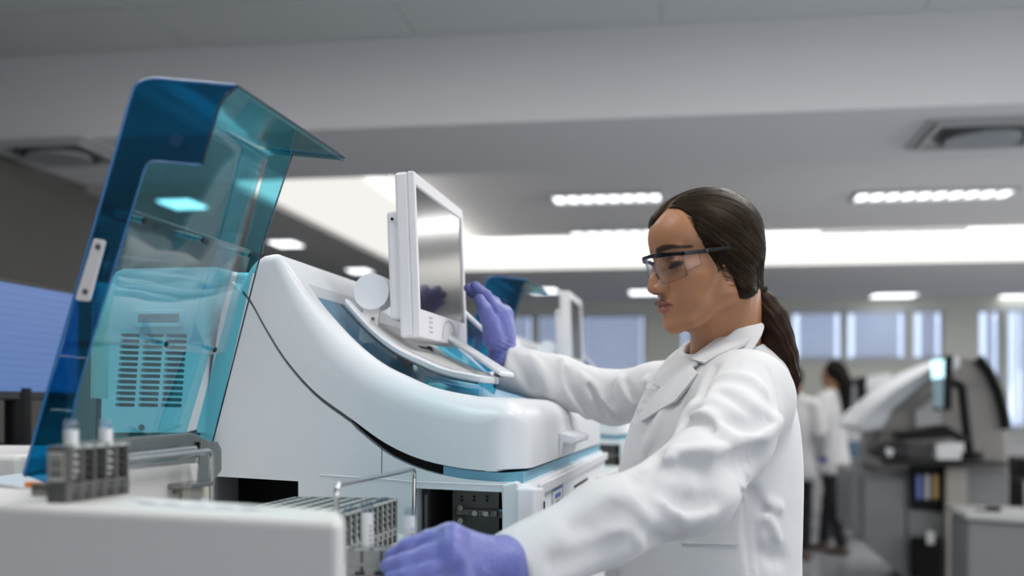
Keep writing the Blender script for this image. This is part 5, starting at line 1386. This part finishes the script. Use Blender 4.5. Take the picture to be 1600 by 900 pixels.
# --- low bench against the far wall
t = empty('wall_bench', rl(2.2, YF-.45, 0), RTH, 'long low bench against the far wall under the windows', 'bench')
box('worktop', (0, 0, .90), (9.0, .62, .04), LAMI, t, bevel=.005)
for i in range(9): box('cabinet_unit', (-4.0+i, .02, .44), (.97, .55, .88), CAB if i % 3 else GREYW, t, bevel=.006)
for i, (px, w_, h_, c) in enumerate(((1258, .22, .40, BLACK), (1292, .22, .26, GREYW), (1332, .26, .34, DARK), (1374, .24, .3, WHITE2), (1418, .25, .36, CREAM), (1024, .28, .56, DARK), (1062, .22, .5, BLACK), (930, .4, .3, CREAM))):
    p = at(px, 633, 14.0); s = FPX; names_ = ['black', 'pale grey', 'dark grey', 'white', 'cream', 'dark grey', 'black', 'cream']
    o = empty('bench_device', (p.x, 14.0 + .15*(p.x)*-.0, .921), RTH, '%s boxy instrument on the far bench, %s' % (names_[i], ['left end', 'second spot', 'middle', 'spot left of the curved hood', 'spot under the right blinds', 'spot under her chin', 'spot beside her neck', 'spot by the farther monitor'][i]), 'instrument', 'instruments on the far bench')
    o.location = (p.x, (ROOM @ Vector((w2r(p.x, 14.2)[0], YF-.45, 0))).y, .921)
    box('body', (0, 0, h_/2), (w_, .35, h_), c, o, bevel=.02); box('front_panel', (0, -.178, h_*.6), (w_*.7, .01, h_*.4), DARK if c is not DARK else GREYW, o, bevel=.004)
# --- left: screen seen edge-on, stand and white casing
t = empty('desk_monitor', at(50, 633, 2.8).xy.to_3d(), 0, 'wide monitor with pale blue screen cut off by the left edge of the photo', 'monitor')
q0 = Vector(t.location)
tl, tr_ = at(-60, 431, 2.46), at(124, 462.5, 2.93); zt = 1.572; zb = 1.322
a, b = Vector((tl.x, tl.y, 0)), Vector((tr_.x, tr_.y, 0)); n_ = Vector(((b-a).y, -(b-a).x, 0)).normalized()
BLS = bpy.data.materials.new('blue_screen'); BLS.use_nodes = True; nt = BLS.node_tree; bs_ = nt.nodes['Principled BSDF']; bs_.inputs['Roughness'].default_value = .3; bs_.inputs['Base Color'].default_value = (.02, .03, .05, 1)
tc = nt.nodes.new('ShaderNodeTexCoord'); sp = nt.nodes.new('ShaderNodeSeparateXYZ'); wv = nt.nodes.new('ShaderNodeMath'); wv.operation = 'MULTIPLY'; wv.inputs[1].default_value = 60
fr2 = nt.nodes.new('ShaderNodeMath'); fr2.operation = 'FRACT'; gt = nt.nodes.new('ShaderNodeMath'); gt.operation = 'GREATER_THAN'; gt.inputs[1].default_value = .8
nz = nt.nodes.new('ShaderNodeTexNoise'); nz.inputs['Scale'].default_value = 14; ml = nt.nodes.new('ShaderNodeMath'); ml.operation = 'MULTIPLY'
mx = nt.nodes.new('ShaderNodeMix'); mx.data_type = 'RGBA'; mx.inputs['A'].default_value = (.070, .13, .32, 1); mx.inputs['B'].default_value = (.04, .08, .20, 1)
nt.links.new(tc.outputs['Object'], sp.inputs[0]); nt.links.new(sp.outputs[2], wv.inputs[0]); nt.links.new(wv.outputs[0], fr2.inputs[0]); nt.links.new(fr2.outputs[0], gt.inputs[0]); nt.links.new(tc.outputs['Object'], nz.inputs[0])
nt.links.new(gt.outputs[0], ml.inputs[0]); nt.links.new(nz.outputs[0], ml.inputs[1]); nt.links.new(ml.outputs[0], mx.inputs['Factor']); nt.links.new(mx.outputs['Result'], bs_.inputs['Emission Color']); bs_.inputs['Emission Strength'].default_value = 1.0
def wallp(name, a, b, z0, z1, th, m, parent, bevel=0):
    q = [Vector((a.x, a.y, z0)), Vector((b.x, b.y, z0)), Vector((b.x, b.y, z1)), Vector((a.x, a.y, z1))]; q = [v-q0 for v in q]; return prism(name, q, tuple(-n_*th), m, parent, bevel=bevel)
wallp('casing', a, b, zb-.02, zt+.008, .04, DARK, t, .004)
wallp('screen', a+n_*.0015, b+n_*.0015-(b-a)*.02, zb, zt, .0015, BLS, t)
mid_ = (a+b)/2-n_*.02-q0
cyl('stand', (mid_.x, mid_.y, 1.19), (mid_.x, mid_.y, 1.33), .03, BLACK, t)
box('base', (mid_.x, mid_.y, 1.189), (.2, .24, .02), BLACK, t, bevel=.004)
o = empty('black_cabinet', at(30, 633, 2.75).xy.to_3d(), MTH, 'black instrument casing under the blue screen at the left edge', 'instrument')
box('casing', (-.12, .08, 1.09), (.62, .55, .17), BLACK, o, bevel=.01); box('lower_body', (-.12, .08, .5), (.62, .55, 1.0), GREYW, o, bevel=.01)
box('control_strip', (-.12, -.20, 1.178), (.5, .05, .01), DARK, o)
for i, c in enumerate((GREYW, CREAM, GREYW, STEEL)): box('key', (-.0+i*.06, -.2, 1.19), (.03, .025, .012), c, o, bevel=.002)
o = empty('white_side_unit', at(20, 633, 2.0).xy.to_3d(), MTH, 'white casing with a seam at the left edge beside the blue lid foot', 'instrument')
box('casing', (-.10, .05, 1.13), (.42, .4, .16), WHITE2, o, bevel=.012); box('lower_body', (-.10, .05, .52), (.42, .4, 1.04), GREYW, o, bevel=.01)
box('casing_seam', (.045, -.1505, 1.13), (.002, .002, .14), DARK, o)

# --- two people in lab coats far behind
def small_person(px, d, H, face, label, hair_len, stride, arm=None):
    p = at(px, 633, d); X, Y = p.x, p.y; s = H/1.68
    R = np.array(Matrix.Rotation(math.radians(face), 3, 'Z'), dtype=np.float32); O = V(X, Y, 0)
    def L(P): return ((P-O) @ R)/s           # x = facing direction, y = left
    t = empty('person', (X, Y, 0), 0, label, 'person', 'people in lab coats at the back')
    def loc(o): o.parent = t; o.matrix_parent_inverse = Matrix.Translation(-Vector(t.location)); return o
    def fb(P):
        q = L(P); d_ = ell(q, (.0, 0, 1.575), (.092, .074, .112)); d_ = smin(d_, ell(q, (.03, 0, 1.52), (.06, .052, .075)), .03); d_ = smin(d_, cap(q, (.09, 0, 1.56), (.10, 0, 1.535), .012), .02)
        d_ = smin(d_, cap(q, (-.02, 0, 1.50), (-.01, 0, 1.38), .05, .055), .03); d_ = smin(d_, ell(q, (0, 0, 1.25), (.07, .12, .2)), .04); return d_*s
    def fc_(P):
        q = L(P); Yq = q.copy(); Yq[:, 1] = np.abs(Yq[:, 1]); d_ = ell(q, (0, 0, 1.22), (.105, .17, .22)); d_ = smin(d_, cap(Yq, (-.01, .06, 1.40), (0, .165, 1.36), .05, .055), .05)
        d_ = smin(d_, ell(q, (0, 0, .95), (.115, .165, .25)), .08); d_ = smin(d_, ell(q, (0, 0, .74), (.15, .19, .2)), .08)
        for sg in (-1, 1):
            e = chain(q, [(0, sg*.19, 1.35), (-.02, sg*.235, 1.10), (.15, sg*.20, .93)], [.056, .048, .040], .02); d_ = smin(d_, e, .03)
        return smax(d_, .70-q[:, 2], .01)*s+.003*noise3(P, 25, 2)
    def fh(P):
        q = L(P); d_ = ell(q, (-.02, 0, 1.60), (.10, .086, .108)); d_ = smin(d_, chain(q, [(-.08, 0, 1.58), (-.12, 0, 1.50), (-.135, 0, 1.58-hair_len)], [.06, .062, .035], .02), .04)
        return smax(d_, (q[:, 0]-.045)+np.maximum(0, 1.62-q[:, 2])*.4, .02)*s
    def ft(P):
        q = L(P); d_ = ell(q, (0, 0, .82), (.11, .15, .12))
        for sg, dx in ((-1, stride), (1, -stride)): d_ = smin(d_, chain(q, [(0, sg*.08, .80), (dx*.5+.02, sg*.09, .46), (dx, sg*.09, .09)], [.085, .058, .05], .02), .03)
        return smax(d_, .06-q[:, 2], .01)*s
    def fg_(P, sg_):
        q = L(P); d_ = None
        for sg in (sg_,):
            e = cap(q, (.16, sg*.20, .92), (.20, sg*.19, .89), .032, .028)
            for k in range(4): e = smin(e, cap(q, (.20, sg*(.17+.018*k), .89), (.245, sg*(.165+.018*k), .85), .0095, .008), .006)
            e = smin(e, cap(q, (.18, sg*.165, .90), (.225, sg*.145, .885), .012, .009), .008); d_ = e if d_ is None else np.minimum(d_, e)
        return d_*s
    def fs_(P, sg_):
        q = L(P); d_ = None
        for sg, dx in ((sg_, -stride*sg_),): e = smin(cap(q, (dx-.03, sg*.09, .045), (dx+.12, sg*.09, .032), .042, .034), cap(q, (dx, sg*.09, .05), (dx, sg*.09, .09), .045), .03); d_ = e if d_ is None else np.minimum(d_, e)
        return smax(d_, -q[:, 2]+.003, .005)*s
    lo = (X-.5, Y-.5, -.02); hi = (X+.5, Y+.5, H+.1); sk = mat('plain_skin', (.32, .17, .10), .5)
    loc(sdf_mesh('body', fb, lo, hi, .014, sk)); loc(sdf_mesh('lab_coat', fc_, lo, hi, .018, COTTON)); loc(sdf_mesh('hair', fh, lo, hi, .014, mat('plain_dark_hair', (.006, .0045, .0035), .6, spec=.15)))
    loc(sdf_mesh('trousers', ft, lo, hi, .016, TRO)); [loc(sdf_mesh('glove', lambda P, s_=s_: fg_(P, s_), (X-.5, Y-.5, .7), (X+.5, Y+.5, 1.0), .006, mat('blue_glove', (.05, .07, .42), .5))) for s_ in (-1, 1)]; [loc(sdf_mesh('shoe', lambda P, s_=s_: fs_(P, s_), (X-.5, Y-.5, -.02), (X+.5, Y+.5, .16), .010, mat('brown_shoe', (.12, .09, .07), .5))) for s_ in (-1, 1)]
small_person(1301, 9.9, 1.66, 138, 'blurred person in a white lab coat with long dark hair and dark trousers, standing', .40, .13)
small_person(1241, 9.5, 1.60, 60, 'blurred person in a white lab coat half hidden behind the woman\'s back', .05, .02)
